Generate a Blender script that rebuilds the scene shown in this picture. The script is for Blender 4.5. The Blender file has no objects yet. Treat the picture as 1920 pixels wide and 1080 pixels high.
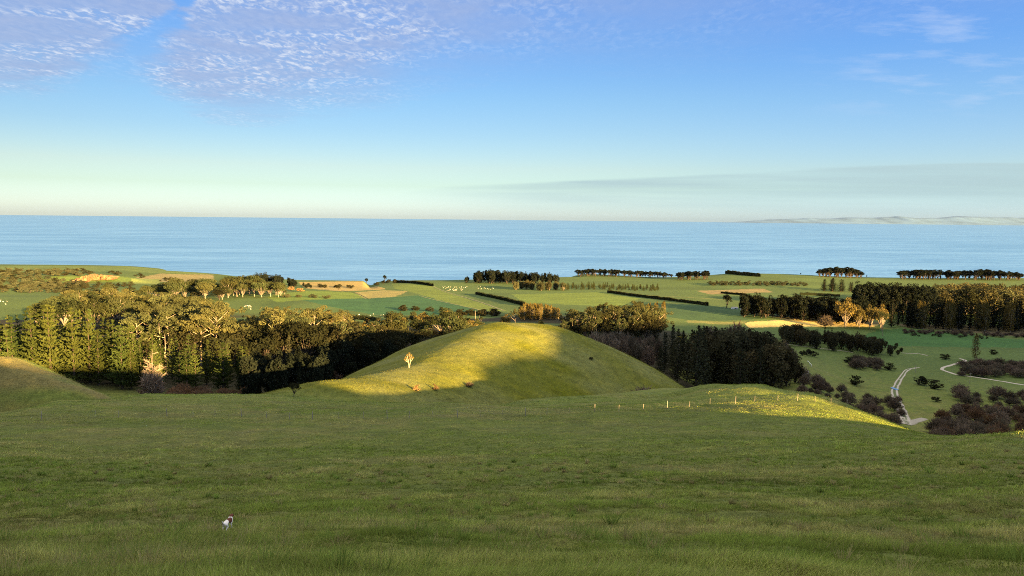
import bpy, bmesh, math, random
import numpy as np
from mathutils import Matrix, Vector

rng = np.random.default_rng(7)
random.seed(7)
C = bpy.context.scene.collection

# ---------------------------------------------------------------- camera model
FPX, PITCH, ROLL, ZCAM = 1386.0, math.radians(5.44), math.atan2(19, 1920), 200.0
CP, SP, CR, SR = math.cos(PITCH), math.sin(PITCH), math.cos(ROLL), math.sin(ROLL)

def ray(px, py):
    """photo pixel (1920x1080) -> (x per metre of depth, z per metre of depth)"""
    dx, dy = px - 960.0, 540.0 - py
    xr, yr = dx * CR - dy * SR, dx * SR + dy * CR
    fw = FPX * CP + yr * SP
    return xr / fw, (yr * CP - FPX * SP) / fw

def project(x, y, z):
    zz = z - ZCAM
    fw = y * CP - zz * SP
    up = y * SP + zz * CP
    xr, yr = FPX * x / fw, FPX * up / fw
    return 960 + xr * CR + yr * SR, 540 - (-xr * SR + yr * CR)

# ---------------------------------------------------------------- small numeric helpers
def pchip(xk, yk, x):
    xk, yk, x = np.asarray(xk, float), np.asarray(yk, float), np.asarray(x, float)
    h = np.diff(xk); d = np.diff(yk) / h
    m = np.zeros_like(yk)
    m[0], m[-1] = d[0], d[-1]
    for i in range(1, len(xk) - 1):
        if d[i - 1] * d[i] > 0:
            w1, w2 = 2 * h[i] + h[i - 1], h[i] + 2 * h[i - 1]
            m[i] = (w1 + w2) / (w1 / d[i - 1] + w2 / d[i])
    xc = np.clip(x, xk[0], xk[-1])
    i = np.clip(np.searchsorted(xk, xc) - 1, 0, len(h) - 1)
    s = (xc - xk[i]) / h[i]
    return (yk[i] * (1 + 2 * s) * (1 - s) ** 2 + m[i] * h[i] * s * (1 - s) ** 2
            + yk[i + 1] * s * s * (3 - 2 * s) + m[i + 1] * h[i] * s * s * (s - 1))

_tab = np.random.default_rng(3).random((256, 256))
def vnoise(x, y, seed=0):
    x = np.asarray(x, float) + seed * 17.13; y = np.asarray(y, float) + seed * 9.71
    xi, yi = np.floor(x).astype(int), np.floor(y).astype(int)
    fx, fy = x - xi, y - yi
    fx, fy = fx * fx * (3 - 2 * fx), fy * fy * (3 - 2 * fy)
    a, b = _tab[xi % 256, yi % 256], _tab[(xi + 1) % 256, yi % 256]
    c, d = _tab[xi % 256, (yi + 1) % 256], _tab[(xi + 1) % 256, (yi + 1) % 256]
    return (a * (1 - fx) + b * fx) * (1 - fy) + (c * (1 - fx) + d * fx) * fy - 0.5

def sstep(a, b, x):
    s = np.clip((x - a) / (b - a), 0, 1)
    return s * s * (3 - 2 * s)

# ---------------------------------------------------------------- terrain
# every column: (depth, photo row) for points one sees, (depth, ('z', height)) for ground hidden behind a crest
NEAR = {
 -400: [(12, 1090), (30, 995), (60, 905), (90, 850), (120, 815), (150, 795)],
 0:    [(12, 1085), (30, 990), (60, 900), (90, 845), (115, 806), (140, 772)],
 120:  [(12, 1084), (30, 989), (60, 899), (90, 845), (122, 792), (155, 749.5)],
 280:  [(12, 1083), (30, 988), (60, 898), (90, 845), (127, 784), (185, 738)],
 450:  [(12, 1082), (30, 988), (60, 898), (90, 845), (127, 786), (190, 740)],
 560:  [(12, 1081), (30, 988), (60, 898), (90, 844), (127, 787), (185, 748)],
 700:  [(12, 1080), (30, 988), (60, 898), (90, 843), (127, 786), (175, 756)],
 840:  [(12, 1080), (30, 987), (60, 897), (90, 840), (127, 782), (165, 757)],
 1000: [(12, 1079), (30, 986), (60, 895), (92, 836), (140, 774), (172, 763), (200, 748)],
 1150: [(12, 1078), (30, 985), (60, 893), (92, 834), (143, 766.5), (178, 756), (224, 738)],
 1250: [(12, 1078), (30, 985), (60, 892), (93, 830), (147, 761), (188, 747.5), (238, 727)],
 1340: [(12, 1078), (30, 985), (60, 890), (93, 828), (121, 784), (158, 751.5), (212, 720)],
 1420: [(12, 1077), (30, 985), (60, 889), (92, 828), (116, 792.5), (151, 755), (196, 721)],
 1500: [(12, 1077), (30, 984), (60, 889), (90, 829), (112, 802), (142, 765.5), (174, 735)],
 1580: [(12, 1077), (30, 984), (60, 888), (88, 829), (107, 806.5), (138, 778), (168, 755)],
 1650: [(12, 1076), (30, 983), (60, 887), (86, 830), (105, 813), (134, 795.5), (157, 782)],
 1700: [(12, 1076), (30, 983), (60, 886), (86, 829), (104, 815), (131, 807), (152, 801.5)],
 1780: [(12, 1075), (30, 982), (60, 884), (84, 828), (103, 818), (128, 820), (148, 826)],
 1850: [(12, 1074), (30, 980), (60, 882), (82, 826), (99, 815.5), (118, 824)],
 1920: [(12, 1073), (30, 978), (60, 880), (80, 827), (95, 811), (112, 821)],
 2320: [(12, 1066), (30, 968), (60, 876), (75, 850), (85, 834), (100, 836)],
}
Zv = lambda z: ('z', z)
BASE = {
 -400: [(200, Zv(132)), (330, Zv(124)), (450, Zv(118)), (600, Zv(110)), (800, 590), (1000, 560), (1300, 530), (1700, 505), (2050, 497)],
 0:   [(200, Zv(132)), (330, Zv(123)), (450, Zv(116)), (600, Zv(107)), (800, 590), (1000, 560), (1200, 549), (1450, 524), (1700, 508), (2050, 495.5)],
 150: [(200, Zv(132)), (330, Zv(122)), (450, Zv(115)), (600, Zv(105)), (800, 592), (1000, 563), (1200, 549), (1495, 529), (1515, 517), (1750, 506), (2050, 497)],
 225: [(200, Zv(132)), (330, Zv(121)), (450, Zv(114)), (600, Zv(105)), (800, 592), (1000, 564), (1200, 549), (1495, 529), (1515, 518), (1750, 507), (2050, 498.5)],
 300: [(200, Zv(132)), (330, Zv(120)), (450, Zv(113)), (600, Zv(105)), (800, 592), (1000, 566), (1300, 545), (1600, 524), (1750, 514), (2000, 503)],
 400: [(200, Zv(132)), (330, Zv(120)), (450, Zv(112)), (600, Zv(104)), (750, 602), (900, 576), (1100, 556), (1500, 533), (1700, 526), (1900, 512.5)],
 480: [(200, Zv(130)), (330, Zv(119)), (450, Zv(111)), (600, Zv(104)), (750, 605), (900, 578), (1100, 553), (1500, 534), (1900, 522)],
 560: [(200, Zv(126)), (330, Zv(117)), (450, Zv(110)), (600, Zv(103)), (750, 600), (900, 573), (1200, 549), (1500, 538), (1900, 527)],
 680: [(200, Zv(122)), (330, Zv(113)), (450, Zv(108)), (600, Zv(103)), (750, 598), (900, 577), (1200, 555), (1500, 542), (1900, 527.5)],
 695: [(200, Zv(122)), (330, Zv(113)), (450, Zv(108)), (600, Zv(103)), (750, 598), (900, 578), (1200, 556), (1500, 543), (1800, 538), (1900, 535)],
 712: [(200, Zv(122)), (330, Zv(113)), (450, Zv(108)), (600, Zv(103)), (750, 599), (900, 578), (1200, 556), (1500, 543), (1800, 532), (1900, 528)],
 840: [(200, Zv(118)), (330, Zv(112)), (450, Zv(107)), (600, Zv(102)), (750, 600), (900, 582), (1200, 560), (1500, 543), (1950, 526)],
 980: [(200, Zv(116)), (330, Zv(110)), (450, Zv(106)), (600, Zv(101)), (720, 607), (900, 583), (1200, 558), (1500, 543), (1800, 529), (2000, 522)],
 1100: [(200, Zv(116)), (330, Zv(110)), (450, Zv(107)), (600, Zv(100)), (720, 606), (900, 584), (1200, 560), (1500, 543), (1900, 524), (2150, 513.5)],
 1230: [(200, Zv(114)), (330, Zv(111)), (480, 680), (600, 648), (720, 613), (900, 587), (1200, 562), (1600, 541), (2150, 520)],
 1300: [(200, Zv(112)), (330, Zv(108)), (430, Zv(104)), (550, Zv(95)), (720, 620), (900, 592), (1200, 564), (1600, 541), (2150, 518)],
 1370: [(200, Zv(110)), (330, Zv(106)), (430, Zv(102)), (550, Zv(90)), (720, 632), (900, 598), (1200, 567), (1600, 541), (2200, 512)],
 1440: [(200, Zv(108)), (330, Zv(104)), (430, Zv(100)), (550, Zv(87)), (720, 640), (900, 601), (1200, 568), (1600, 541), (2200, 513)],
 1500: [(200, Zv(104)), (330, Zv(102)), (400, 742), (500, 702), (600, 673), (720, 643), (900, 606), (1200, 569), (1600, 542), (2200, 515)],
 1560: [(200, Zv(98)), (400, Zv(92)), (500, 726), (600, 688), (720, 651), (900, 611), (1200, 572), (1600, 544), (2200, 518)],
 1640: [(200, Zv(92)), (400, Zv(86)), (470, 768), (530, 733), (600, 700), (720, 659), (900, 617), (1200, 576), (1600, 546), (2200, 520)],
 1720: [(200, Zv(90)), (380, Zv(86)), (440, 791), (520, 741), (600, 704), (720, 663), (900, 621), (1200, 579), (1600, 548), (2200, 521)],
 1850: [(200, Zv(88)), (380, Zv(84)), (430, 806), (520, 743), (600, 708), (720, 668), (900, 626), (1200, 581), (1600, 551), (2200, 521)],
 1920: [(200, Zv(88)), (380, Zv(84)), (430, 808), (520, 745), (600, 710), (720, 670), (900, 628), (1200, 583), (1600, 552), (2200, 521)],
 2320: [(200, Zv(88)), (380, Zv(84)), (520, Zv(78)), (720, Zv(74)), (1200, Zv(62)), (1600, Zv(55)), (2200, Zv(42))],
}
def z_of(px, Y, v):
    return v[1] if isinstance(v, tuple) else ZCAM + Y * ray(px, v)[1]

LY = np.concatenate([np.linspace(0, 20, 21)[:-1], np.exp(np.linspace(math.log(20), math.log(2600), 700))])
TT = np.linspace(-1.0, 1.0, 1401)

def make_table(cols, near):
    ts, zs = [], []
    for px, pts in cols.items():
        Yk = [p[0] for p in pts]; zk = [z_of(px, *p) for p in pts]
        t = ray(px, 760 if near else 600)[0]
        if near:
            Yk = [0.0, 5.0] + Yk; zk = [198.4, 198.4 - 4.4 * 5 / 12 * 0.93] + zk
            yc, zc = Yk[-1], zk[-1]
            for dY, s in ((14, .34), (30, .43), (60, .46), (400, .45)):
                yc += dY; zc -= dY * s; Yk.append(yc); zk.append(zc)
        else:
            Yk = [0.0] + Yk; zk = [zk[0]] + zk
            Yk += [Yk[-1] + 10, Yk[-1] + 28, 2600]; zk += [zk[-1] * .35, -12, -25]
        ts.append(t); zs.append(pchip(Yk, zk, LY))
    ts, zs = np.array(ts), np.array(zs)
    out = np.empty((len(TT), len(LY)))
    for j in range(len(LY)):
        out[:, j] = pchip(ts, zs[:, j], TT)
    return out
T_NEAR, T_BASE = make_table(NEAR, True), make_table(BASE, False)

def look(tab, t, Y):
    t = np.clip(t, -1, 1); Y = np.clip(Y, 0, 2599)
    a = (t + 1) / 2 * (len(TT) - 1); i = np.clip(a.astype(int), 0, len(TT) - 2); a = a - i
    j = np.clip(np.searchsorted(LY, Y) - 1, 0, len(LY) - 2); b = (Y - LY[j]) / (LY[j + 1] - LY[j])
    return (tab[i, j] * (1 - a) + tab[i + 1, j] * a) * (1 - b) + (tab[i, j + 1] * (1 - a) + tab[i + 1, j + 1] * a) * b

def px_pt(px, py, Y):
    t, s = ray(px, py)
    return (t * Y, Y, ZCAM + s * Y)

SPINE = [px_pt(520, 752, 190), px_pt(620, 716, 206), px_pt(700, 707, 231), px_pt(800, 684, 266),
         px_pt(880, 638, 306), px_pt(940, 605, 338), px_pt(990, 607, 350)]
LEFT = [(-330, 160, 192), (-230, 198, 174), (-190, 214, 163), px_pt(0, 669, 228), px_pt(50, 693, 222), px_pt(130, 727, 214)]
SP_L, SP_R, LF = (.335, 8, .40, 52), (.50, 22, .3, 70), (.62, 7, .3, 14)
def ridge_h(x, y, pts, left, right):
    best = np.full(np.shape(x), -1e9)
    for k in range(len(pts) - 1):
        (x0, y0, z0), (x1, y1, z1) = pts[k], pts[k + 1]
        dx, dy = x1 - x0, y1 - y0; L2 = dx * dx + dy * dy
        s = np.clip(((x - x0) * dx + (y - y0) * dy) / L2, 0, 1)
        ex, ey = x - x0 - s * dx, y - y0 - s * dy
        d = np.hypot(ex, ey)
        side = sstep(-6, 6, (dx * ey - dy * ex) / math.sqrt(L2))   # 1 on the left of the walk
        fl, fr = ((c[0] * (np.sqrt(d * d + c[1] ** 2) - c[1]) + c[2] * 6 * np.logaddexp(0, (d - c[3]) / 6)) for c in (left, right))
        h = z0 + (z1 - z0) * s - (fl * side + fr * (1 - side))
        best = np.maximum(best, h)
    return best

SUN_AZ, SUN_EL = math.radians(40), math.radians(9.0)     # sun stands behind the camera, 40 deg to its right
CA, SA, TE = math.cos(SUN_AZ), math.sin(SUN_AZ), math.tan(SUN_EL)
RIDGE_U = [-600, -300, -60, 0, 28, 35, 62, 80, 90, 97, 105, 109, 116, 124, 131, 138, 146, 155, 162, 180, 200, 224, 231, 242, 300, 357, 400, 447, 500, 571, 680, 774, 903, 965, 995, 1069, 1115, 1190, 2200]
RIDGE_V = [229, 214, 206, 201, 194.5, 192, 189, 186, 182.5, 178.8, 176.8, 175.5, 173.8, 172.4, 170.6, 168.2, 167.0, 168.2, 177.8, 180, 178.6, 178, 185, 188, 186, 182, 179, 175, 172, 170, 160, 150, 138, 129, 157, 152, 148, 120, 118]
def back_hill(x, y):
    u, d = x * CA + y * SA, -x * SA + y * CA
    rv = pchip(RIDGE_U, RIDGE_V, u)
    dc = -60 - 440 * sstep(105, 175, u)
    zc = rv - dc * TE
    e = d - dc
    fall = .25 * (np.sqrt(e * e + 144) - 12) + .03 * np.maximum(-e, 0)
    low = np.interp(y, [0, 1200, 2100, 2140, 2500], [82, 78, 45, -10, -25])
    return smax([zc - fall + (12 * .25 * .15), low], 4)

def smax(hs, k):
    m = hs[0]
    for h in hs[1:]:
        m = np.maximum(m, h)
    return m + k * np.log(sum(np.exp((h - m) / k) for h in hs))

def ground(x, y):
    x = np.atleast_1d(np.asarray(x, float)); y = np.atleast_1d(np.asarray(y, float))
    ys = np.maximum(y, 1e-3); t = x / ys
    near = look(T_NEAR, t, ys)
    base = look(T_BASE, t, ys)
    hills = smax([near, ridge_h(x, y, SPINE, SP_L, SP_R), ridge_h(x, y, LEFT, LF, LF)], 1.6)
    front = np.where(base > 20, smax([hills, base], 1.6), base)
    th = np.abs(np.arctan2(x, y))
    w = 1 - sstep(math.radians(41), math.radians(62), th)
    b = back_hill(x, y)
    return front * w + b * (1 - w)

def lee(x, y):
    """1 on the close-cropped west flank of the round hill"""
    sx = np.interp(y, [q[1] for q in SPINE], [q[0] for q in SPINE])
    return sstep(2, 8, sx - x) * sstep(205, 225, y) * (1 - sstep(370, 390, y)) * (x > sx - 75)

def rough(x, y):
    """tussocks, sheep tracks and lumps of the pasture"""
    r = np.hypot(x, y)
    f = np.clip(r / 12, 0.15, 1)
    z = 0.55 * vnoise(x / 26, y / 22, 1) + 0.34 * vnoise(x / 7, y / 5, 2) * f
    f = f * (1 - .55 * sstep(85, 115, y))
    z = z + 0.30 * vnoise(x / 2.1, y / 1.6, 3) * f * (r < 420) + 0.18 * vnoise(x / .75, y / .6, 4) * f * (r < 330)
    z = z * (1 - .65 * lee(x, y))
    return z * (1 - 0.5 * sstep(500, 900, r))

def gz(x, y):
    x, y = np.atleast_1d(np.asarray(x, float)), np.atleast_1d(np.asarray(y, float))
    g = ground(x, y)
    tracks = vnoise(g / .55, (x + y) / 34, 6) * .16 * np.clip(vnoise(x / 30, y / 30, 7) * 2 + .6, 0, 1) * sstep(12, 30, y) * (1 - sstep(360, 420, y))
    return g + rough(x, y) + tracks

def at(px, Y):
    """ground point at depth Y under photo column px"""
    row = 600.0
    for _ in range(4):
        t = ray(px, row)[0]
        z = float(gz(t * Y, Y)[0])
        row = project(t * Y, Y, z)[1]
    return t * Y, Y, z

_MY = np.concatenate([np.arange(8, 60, .5), np.arange(60, 420, 1.0), np.arange(420, 2300, 4.0)])
def hit(px, py):
    """first ground point seen at a photo pixel"""
    t, s = ray(px, py)
    z = gz(t * _MY, _MY)
    below = (ZCAM + s * _MY) < z
    Y = _MY[np.argmax(below)] if below.any() else 2000.0
    return t * Y, Y, float(gz(t * Y, Y)[0])

# ---------------------------------------------------------------- object helpers
def link(o, parent=None):
    C.objects.link(o)
    if parent is not None:
        o.parent = parent
    return o

def tag(o, label=None, cat=None, group=None, kind=None):
    if label: o['label'] = label
    if cat: o['category'] = cat
    if group: o['group'] = group
    if kind: o['kind'] = kind
    return o

def np_mesh(name, verts, faces, mats=(), smooth=True, col=None, colname='tint', mat_idx=None):
    """verts (n,3); faces: (m,k) array or list of such arrays; col: (n,3) point colours"""
    me = bpy.data.meshes.new(name)
    fl = faces if isinstance(faces, list) else [faces]
    fl = [np.asarray(f, np.int32) for f in fl if len(f)]
    nl = sum(f.size for f in fl); nf = sum(len(f) for f in fl)
    me.vertices.add(len(verts)); me.loops.add(nl); me.polygons.add(nf)
    me.vertices.foreach_set('co', np.asarray(verts, np.float32).ravel())
    me.loops.foreach_set('vertex_index', np.concatenate([f.ravel() for f in fl]))
    tot = np.concatenate([np.full(len(f), f.shape[1], np.int32) for f in fl])
    me.polygons.foreach_set('loop_start', np.concatenate([[0], np.cumsum(tot)[:-1]]).astype(np.int32))
    me.polygons.foreach_set('loop_total', tot)
    me.polygons.foreach_set('use_smooth', np.full(nf, smooth, bool))
    if mat_idx is not None:
        me.polygons.foreach_set('material_index', np.asarray(mat_idx, np.int32))
    if col is not None:
        a = me.color_attributes.new(colname, 'FLOAT_COLOR', 'POINT')
        a.data.foreach_set('color', np.concatenate([np.asarray(col, np.float32), np.ones((len(col), 1), np.float32)], 1).ravel())
    me.update(calc_edges=True)
    for m in mats: me.materials.append(m)
    return me

def add(name, me, parent=None, loc=None, rz=0, sc=None):
    o = bpy.data.objects.new(name, me)
    if loc is not None: o.location = loc
    if rz: o.rotation_euler = (0, 0, rz)
    if sc is not None: o.scale = sc if hasattr(sc, '__len__') else (sc, sc, sc)
    return link(o, parent)

class NT:
    """tiny node-tree writer"""
    def __init__(self, name, tree=None):
        if tree is None:
            self.m = bpy.data.materials.new(name); self.m.use_nodes = True
            self.t = self.m.node_tree; self.t.nodes.clear()
        else:
            self.t = tree; self.t.nodes.clear()
    def n(self, typ, ins=None, **props):
        nd = self.t.nodes.new('ShaderNode' + typ)
        for k, v in props.items(): setattr(nd, k, v)
        for k, v in (ins or {}).items():
            s = nd.inputs[k]
            if isinstance(v, bpy.types.NodeSocket): self.t.links.new(v, s)
            elif isinstance(v, bpy.types.Node): self.t.links.new(v.outputs[0], s)
            else: s.default_value = v
        return nd
    def math(self, op, a, b=0.0, clamp=False):
        return self.n('Math', {0: a, 1: b}, operation=op, use_clamp=clamp).outputs[0]
    def mix(self, fac, a, b, mode='MIX'):
        nd = self.t.nodes.new('ShaderNodeMix'); nd.data_type = 'RGBA'; nd.blend_type = mode
        for i, v in ((0, fac), (6, a), (7, b)):
            if isinstance(v, bpy.types.NodeSocket): self.t.links.new(v, nd.inputs[i])
            else: nd.inputs[i].default_value = v if i == 0 or len(v) == 4 else (*v, 1)
        return nd.outputs[2]
    def maprange(self, v, a, b, c=0.0, d=1.0, smooth=False):
        return self.n('MapRange', {0: v, 1: a, 2: b, 3: c, 4: d}, interpolation_type='SMOOTHSTEP' if smooth else 'LINEAR').outputs[0]
    def noise(self, vec, scale, detail=3.0, rough=0.55, dist=0.0):
        return self.n('TexNoise', {'Vector': vec, 'Scale': scale, 'Detail': detail, 'Roughness': rough, 'Distortion': dist}).outputs[0]

def simple_mat(name, rgb, rough=0.8, vary=0.25, scale=3.0, spec=0.2, metallic=0.0):
    w = NT(name)
    p = w.n('TexCoord').outputs['Object']
    nz = w.noise(p, scale, 4)
    f = w.maprange(nz, .25, .75, 1 - vary, 1 + vary)
    c = w.n('VectorMath', {0: (*rgb,), 'Scale': f}, operation='SCALE').outputs[0]
    b = w.n('BsdfPrincipled', {'Base Color': c, 'Roughness': rough, 'Specular IOR Level': spec, 'Metallic': metallic})
    w.n('OutputMaterial', {'Surface': b.outputs[0]})
    return w.m

# ---------------------------------------------------------------- camera, sun, sky
EXPOSURE = 2.95
HAZE = 0.25e-5
cam = bpy.data.cameras.new('camera'); cam.sensor_width = 36.0; cam.lens = 36.0 * FPX / 1920
cam.clip_start, cam.clip_end = 0.1, 200000
co = bpy.data.objects.new('camera', cam); C.objects.link(co)
fwd = Vector((0, CP, -SP)); X0 = Vector((1, 0, 0)); U0 = Vector((0, SP, CP))
rt = X0 * CR + U0 * SR; up = -X0 * SR + U0 * CR
M = Matrix((rt, up, -fwd)).transposed().to_4x4(); M.translation = (0, 0, ZCAM)
co.matrix_world = M
scene = bpy.context.scene; scene.camera = co

sun = bpy.data.lights.new('sun', 'SUN'); sun.energy = 5.0; sun.angle = math.radians(0.55); sun.color = (1.0, .63, .23)
so = bpy.data.objects.new('sun', sun); C.objects.link(so)
to_sun = Vector((SA * math.cos(SUN_EL), -CA * math.cos(SUN_EL), math.sin(SUN_EL)))
so.rotation_euler = to_sun.to_track_quat('Z', 'Y').to_euler(); so.location = (200, -300, 400)

world = bpy.data.worlds.new('World'); scene.world = world; world.use_nodes = True
SKY = 0.05
def slope_dir(px, py):
    """photo pixel -> (dx/dy, dz/dy) of its sky direction"""
    return ray(px, py)
w = NT('', world.node_tree)
SKY_ROT = math.pi - SUN_AZ
sky = w.n('TexSky', sky_type='NISHITA', sun_disc=False, sun_elevation=SUN_EL, sun_rotation=SKY_ROT, altitude=200,
          air_density=0.62, dust_density=0.8, ozone_density=1.5).outputs[0]
gen = w.n('TexCoord').outputs['Generated']
sx_, sy_, sz_ = w.n('SeparateXYZ', {0: gen}).outputs[:3]
def disp(r, g, b):
    """radiance as it should look at this exposure -> sky units"""
    k = 1 / (SKY * 2 ** EXPOSURE)
    return (r * k, g * k, b * k, 1)
def fcurve(x, pts, lo=-1.0, hi=1.0):
    nd = w.t.nodes.new('ShaderNodeFloatCurve')
    w.t.links.new(w.maprange(x, lo, hi, 0, 1), nd.inputs['Value'])
    cu = nd.mapping.curves[0]
    P = [((a - lo) / (hi - lo), e) for a, e in pts]
    while len(cu.points) < len(P): cu.points.new(.5, .5)
    for p, (a, e) in zip(cu.points, P):
        p.location = (a, e); p.handle_type = 'AUTO_CLAMPED'
    nd.mapping.update()
    return nd.outputs[0]
# even out the left-right fall-off of the clear sky
fx = w.maprange(sx_, -.65, .65, .66, 1.14)
sky = w.n('VectorMath', {0: sky, 'Scale': fx}, operation='SCALE').outputs[0]
gr = w.t.nodes.new('ShaderNodeValToRGB'); w.t.links.new(w.maprange(sz_, 0, .32), gr.inputs[0])
STOPS = [(a, tuple(.78 * q for q in c)) for a, c in [(.004, (.86, .92, 1.06)), (.02, (.76, .80, .86)), (.04, (.69, .69, .62)), (.065, (.74, .68, .58)), (.15, (.62, .71, .72)), (.26, (.45, .69, .93)), (.32, (.42, .68, .98))]]
while len(gr.color_ramp.elements) < len(STOPS): gr.color_ramp.elements.new(.5)
for e, (a, c) in zip(gr.color_ramp.elements, STOPS): e.position = min(a / .32, 1.0); e.color = (*c, 1)
sky = w.mix(1.0, sky, gr.outputs[0], 'MULTIPLY')
sky = w.mix(w.maprange(sx_, .1, .55, 0, 1, True), sky, w.mix(1.0, sky, (.95, 1.0, 1.09, 1), 'MULTIPLY'))
sky = w.mix(w.math('MULTIPLY', w.maprange(sz_, .0, .11, 1, 0), w.maprange(sx_, -.6, .3, 1, 0)), sky, w.mix(1.0, sky, (1.36, 1.2, 1.03, 1), 'MULTIPLY'))
yy = w.math('MAXIMUM', sy_, .05)
az_, el_ = w.math('DIVIDE', sx_, yy), w.math('DIVIDE', sz_, yy)
zz = w.math('ADD', w.math('MAXIMUM', sz_, 0), .035)
flatp = w.n('CombineXYZ', {0: w.math('DIVIDE', sx_, zz), 1: w.math('DIVIDE', sy_, zz), 2: 0.0}).outputs[0]
front = w.maprange(sy_, .1, .4)
# mackerel cloud sheet, upper left, thinning to the right
edge_px = [(-200, 150), (0, 143), (70, 147), (130, 140), (175, 130), (230, 128), (330, 168), (430, 196), (520, 188), (600, 172), (700, 150), (800, 108), (1000, 66), (1200, 44), (1400, 22), (1560, -10), (1950, -60)]
edge = w.math('SUBTRACT', fcurve(az_, [slope_dir(*p) for p in edge_px]), w.maprange(az_, -.3, .3, .014, .03))
wob = w.noise(w.n('VectorMath', {0: flatp, 1: (.5, 1.0, 1)}, operation='MULTIPLY').outputs[0], 1.3, 5, .6)
wob2 = w.noise(flatp, 5.0, 4, .6)
dl = w.math('ADD', w.math('SUBTRACT', el_, edge), w.math('ADD', w.math('MULTIPLY', w.math('SUBTRACT', wob, .5), .045), w.math('MULTIPLY', w.math('SUBTRACT', wob2, .5), .03)))
soft = w.maprange(az_, -.45, .05, .032, .12)
cov = w.math('DIVIDE', w.math('ADD', dl, w.math('MULTIPLY', soft, .35)), soft, True)
a0, a1 = slope_dir(165, 178), slope_dir(330, 20)          # blue lane between the two sheets
nx_, ny_ = a1[1] - a0[1], -(a1[0] - a0[0]); nl_ = math.hypot(nx_, ny_)
lane = w.math('ABSOLUTE', w.math('ADD', w.math('ADD', w.math('MULTIPLY', az_, nx_ / nl_), w.math('MULTIPLY', el_, ny_ / nl_)), -(a0[0] * nx_ + a0[1] * ny_) / nl_))
lane = w.math('ADD', lane, w.math('MULTIPLY', w.math('SUBTRACT', wob2, .5), .06))
lanew = w.maprange(el_, a0[1], a1[1], .035, .006)
cov = w.math('MULTIPLY', cov, w.maprange(w.math('DIVIDE', lane, lanew), .1, 2.4, .15, 1, True))
rp = w.n('Mapping', {'Vector': flatp, 'Rotation': (0, 0, .5), 'Scale': (1.0, .55, 1)}).outputs[0]
rip = w.noise(rp, 24.0, 3, .62, .5); rip2 = w.noise(flatp, 2.4, 4, .6)
ripm = w.math('MULTIPLY', w.maprange(az_, -.30, .12, 1.0, .45, True), w.maprange(w.math('ADD', rip2, w.math('MULTIPLY', w.math('SUBTRACT', wob, .5), .8)), .38, .60, .12, 1.0, True))
rv = w.math('MULTIPLY', w.maprange(rip, .36, .66, -.5, 1.0), ripm)
alpha = w.math('MULTIPLY', cov, w.math('ADD', w.maprange(rip2, .3, .7, .80, .52), w.math('MULTIPLY', rv, .34)), True)
alpha = w.math('MULTIPLY', w.math('MULTIPLY', alpha, w.maprange(az_, -.25, .45, 1.0, .55, True)), front)
ccol = w.mix(w.math('ADD', w.math('MULTIPLY', rv, .9), .06, True), disp(.37, .46, .71), disp(.76, .83, .96))
skyc = w.mix(alpha, sky, ccol)
# thin grey bank low on the right, and wisps above it
bank_edge = fcurve(az_, [slope_dir(*p) for p in [(300, 400), (700, 372), (800, 352), (960, 343), (1200, 332), (1400, 322), (1600, 312), (1800, 304), (1950, 302)]])
st = w.noise(w.n('CombineXYZ', {0: w.math('MULTIPLY', az_, 2.2), 1: w.math('MULTIPLY', el_, 60), 2: 0.0}).outputs[0], 1.0, 4, .55)
bd = w.math('SUBTRACT', w.math('ADD', bank_edge, w.math('MULTIPLY', w.math('SUBTRACT', st, .5), .01)), el_)
bank = w.math('MULTIPLY', w.math('MULTIPLY', w.maprange(bd, -.001, .004, 0, 1, True), w.maprange(el_, .0, .045, .1, 1)), w.math('MULTIPLY', w.maprange(st, .30, .60, .2, .85), w.maprange(az_, -.2, .1, 0, 1, True)))
skyc = w.mix(w.math('MULTIPLY', bank, front), skyc, disp(.47, .64, .68))
wn = w.noise(w.n('CombineXYZ', {0: w.math('MULTIPLY', az_, 8), 1: w.math('MULTIPLY', el_, 45), 2: 3.0}).outputs[0], 1.0, 5, .6)
wm = w.math('MULTIPLY', w.maprange(az_, .33, .52, 0, 1, True), w.math('MULTIPLY', w.maprange(el_, .13, .17, 0, 1, True), w.maprange(wn, .5, .72, 0, .4)))
skyc = w.mix(w.math('MULTIPLY', wm, front), skyc, disp(.66, .76, .95))
# unseen bright cloud added overhead to fill the shaded ground, stronger ahead
fill_deck = w.math('MULTIPLY', w.maprange(sz_, .34, .55, 0, 1, True), w.maprange(rip2, .35, .6, .75, 1))
skyc = w.mix(fill_deck, skyc, w.n('VectorMath', {0: disp(1.45, 1.38, 1.28)[:3], 'Scale': w.maprange(sy_, -.45, .45, .5, 1.5, True)}, operation='SCALE').outputs[0])
bg = w.n('Background', {'Color': skyc, 'Strength': SKY})
w.n('OutputWorld', {'Surface': bg.outputs[0]})

scene.view_settings.view_transform = 'Standard'; scene.view_settings.look = 'None'
scene.view_settings.exposure = EXPOSURE; scene.view_settings.gamma = 1.0
scene.cycles.use_denoising = False; scene.cycles.filter_width = 1.0; scene.cycles.use_adaptive_sampling = False
scene.cycles.max_bounces = 5; scene.cycles.diffuse_bounces = 2; scene.cycles.glossy_bounces = 2
scene.cycles.transparent_max_bounces = 8; scene.cycles.volume_bounces = 0

# ---------------------------------------------------------------- ground sheet
def world_poly(pts):
    return np.array([hit(px, py)[:2] for px, py in pts])
def inside(P, x, y):
    r = np.zeros(x.shape, bool)
    for k in range(len(P)):
        (x0, y0), (x1, y1) = P[k - 1], P[k]
        c = (y0 > y) != (y1 > y)
        r ^= c & (x < (x1 - x0) * (y - y0) / (y1 - y0 + 1e-12) + x0)
    return r

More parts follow.
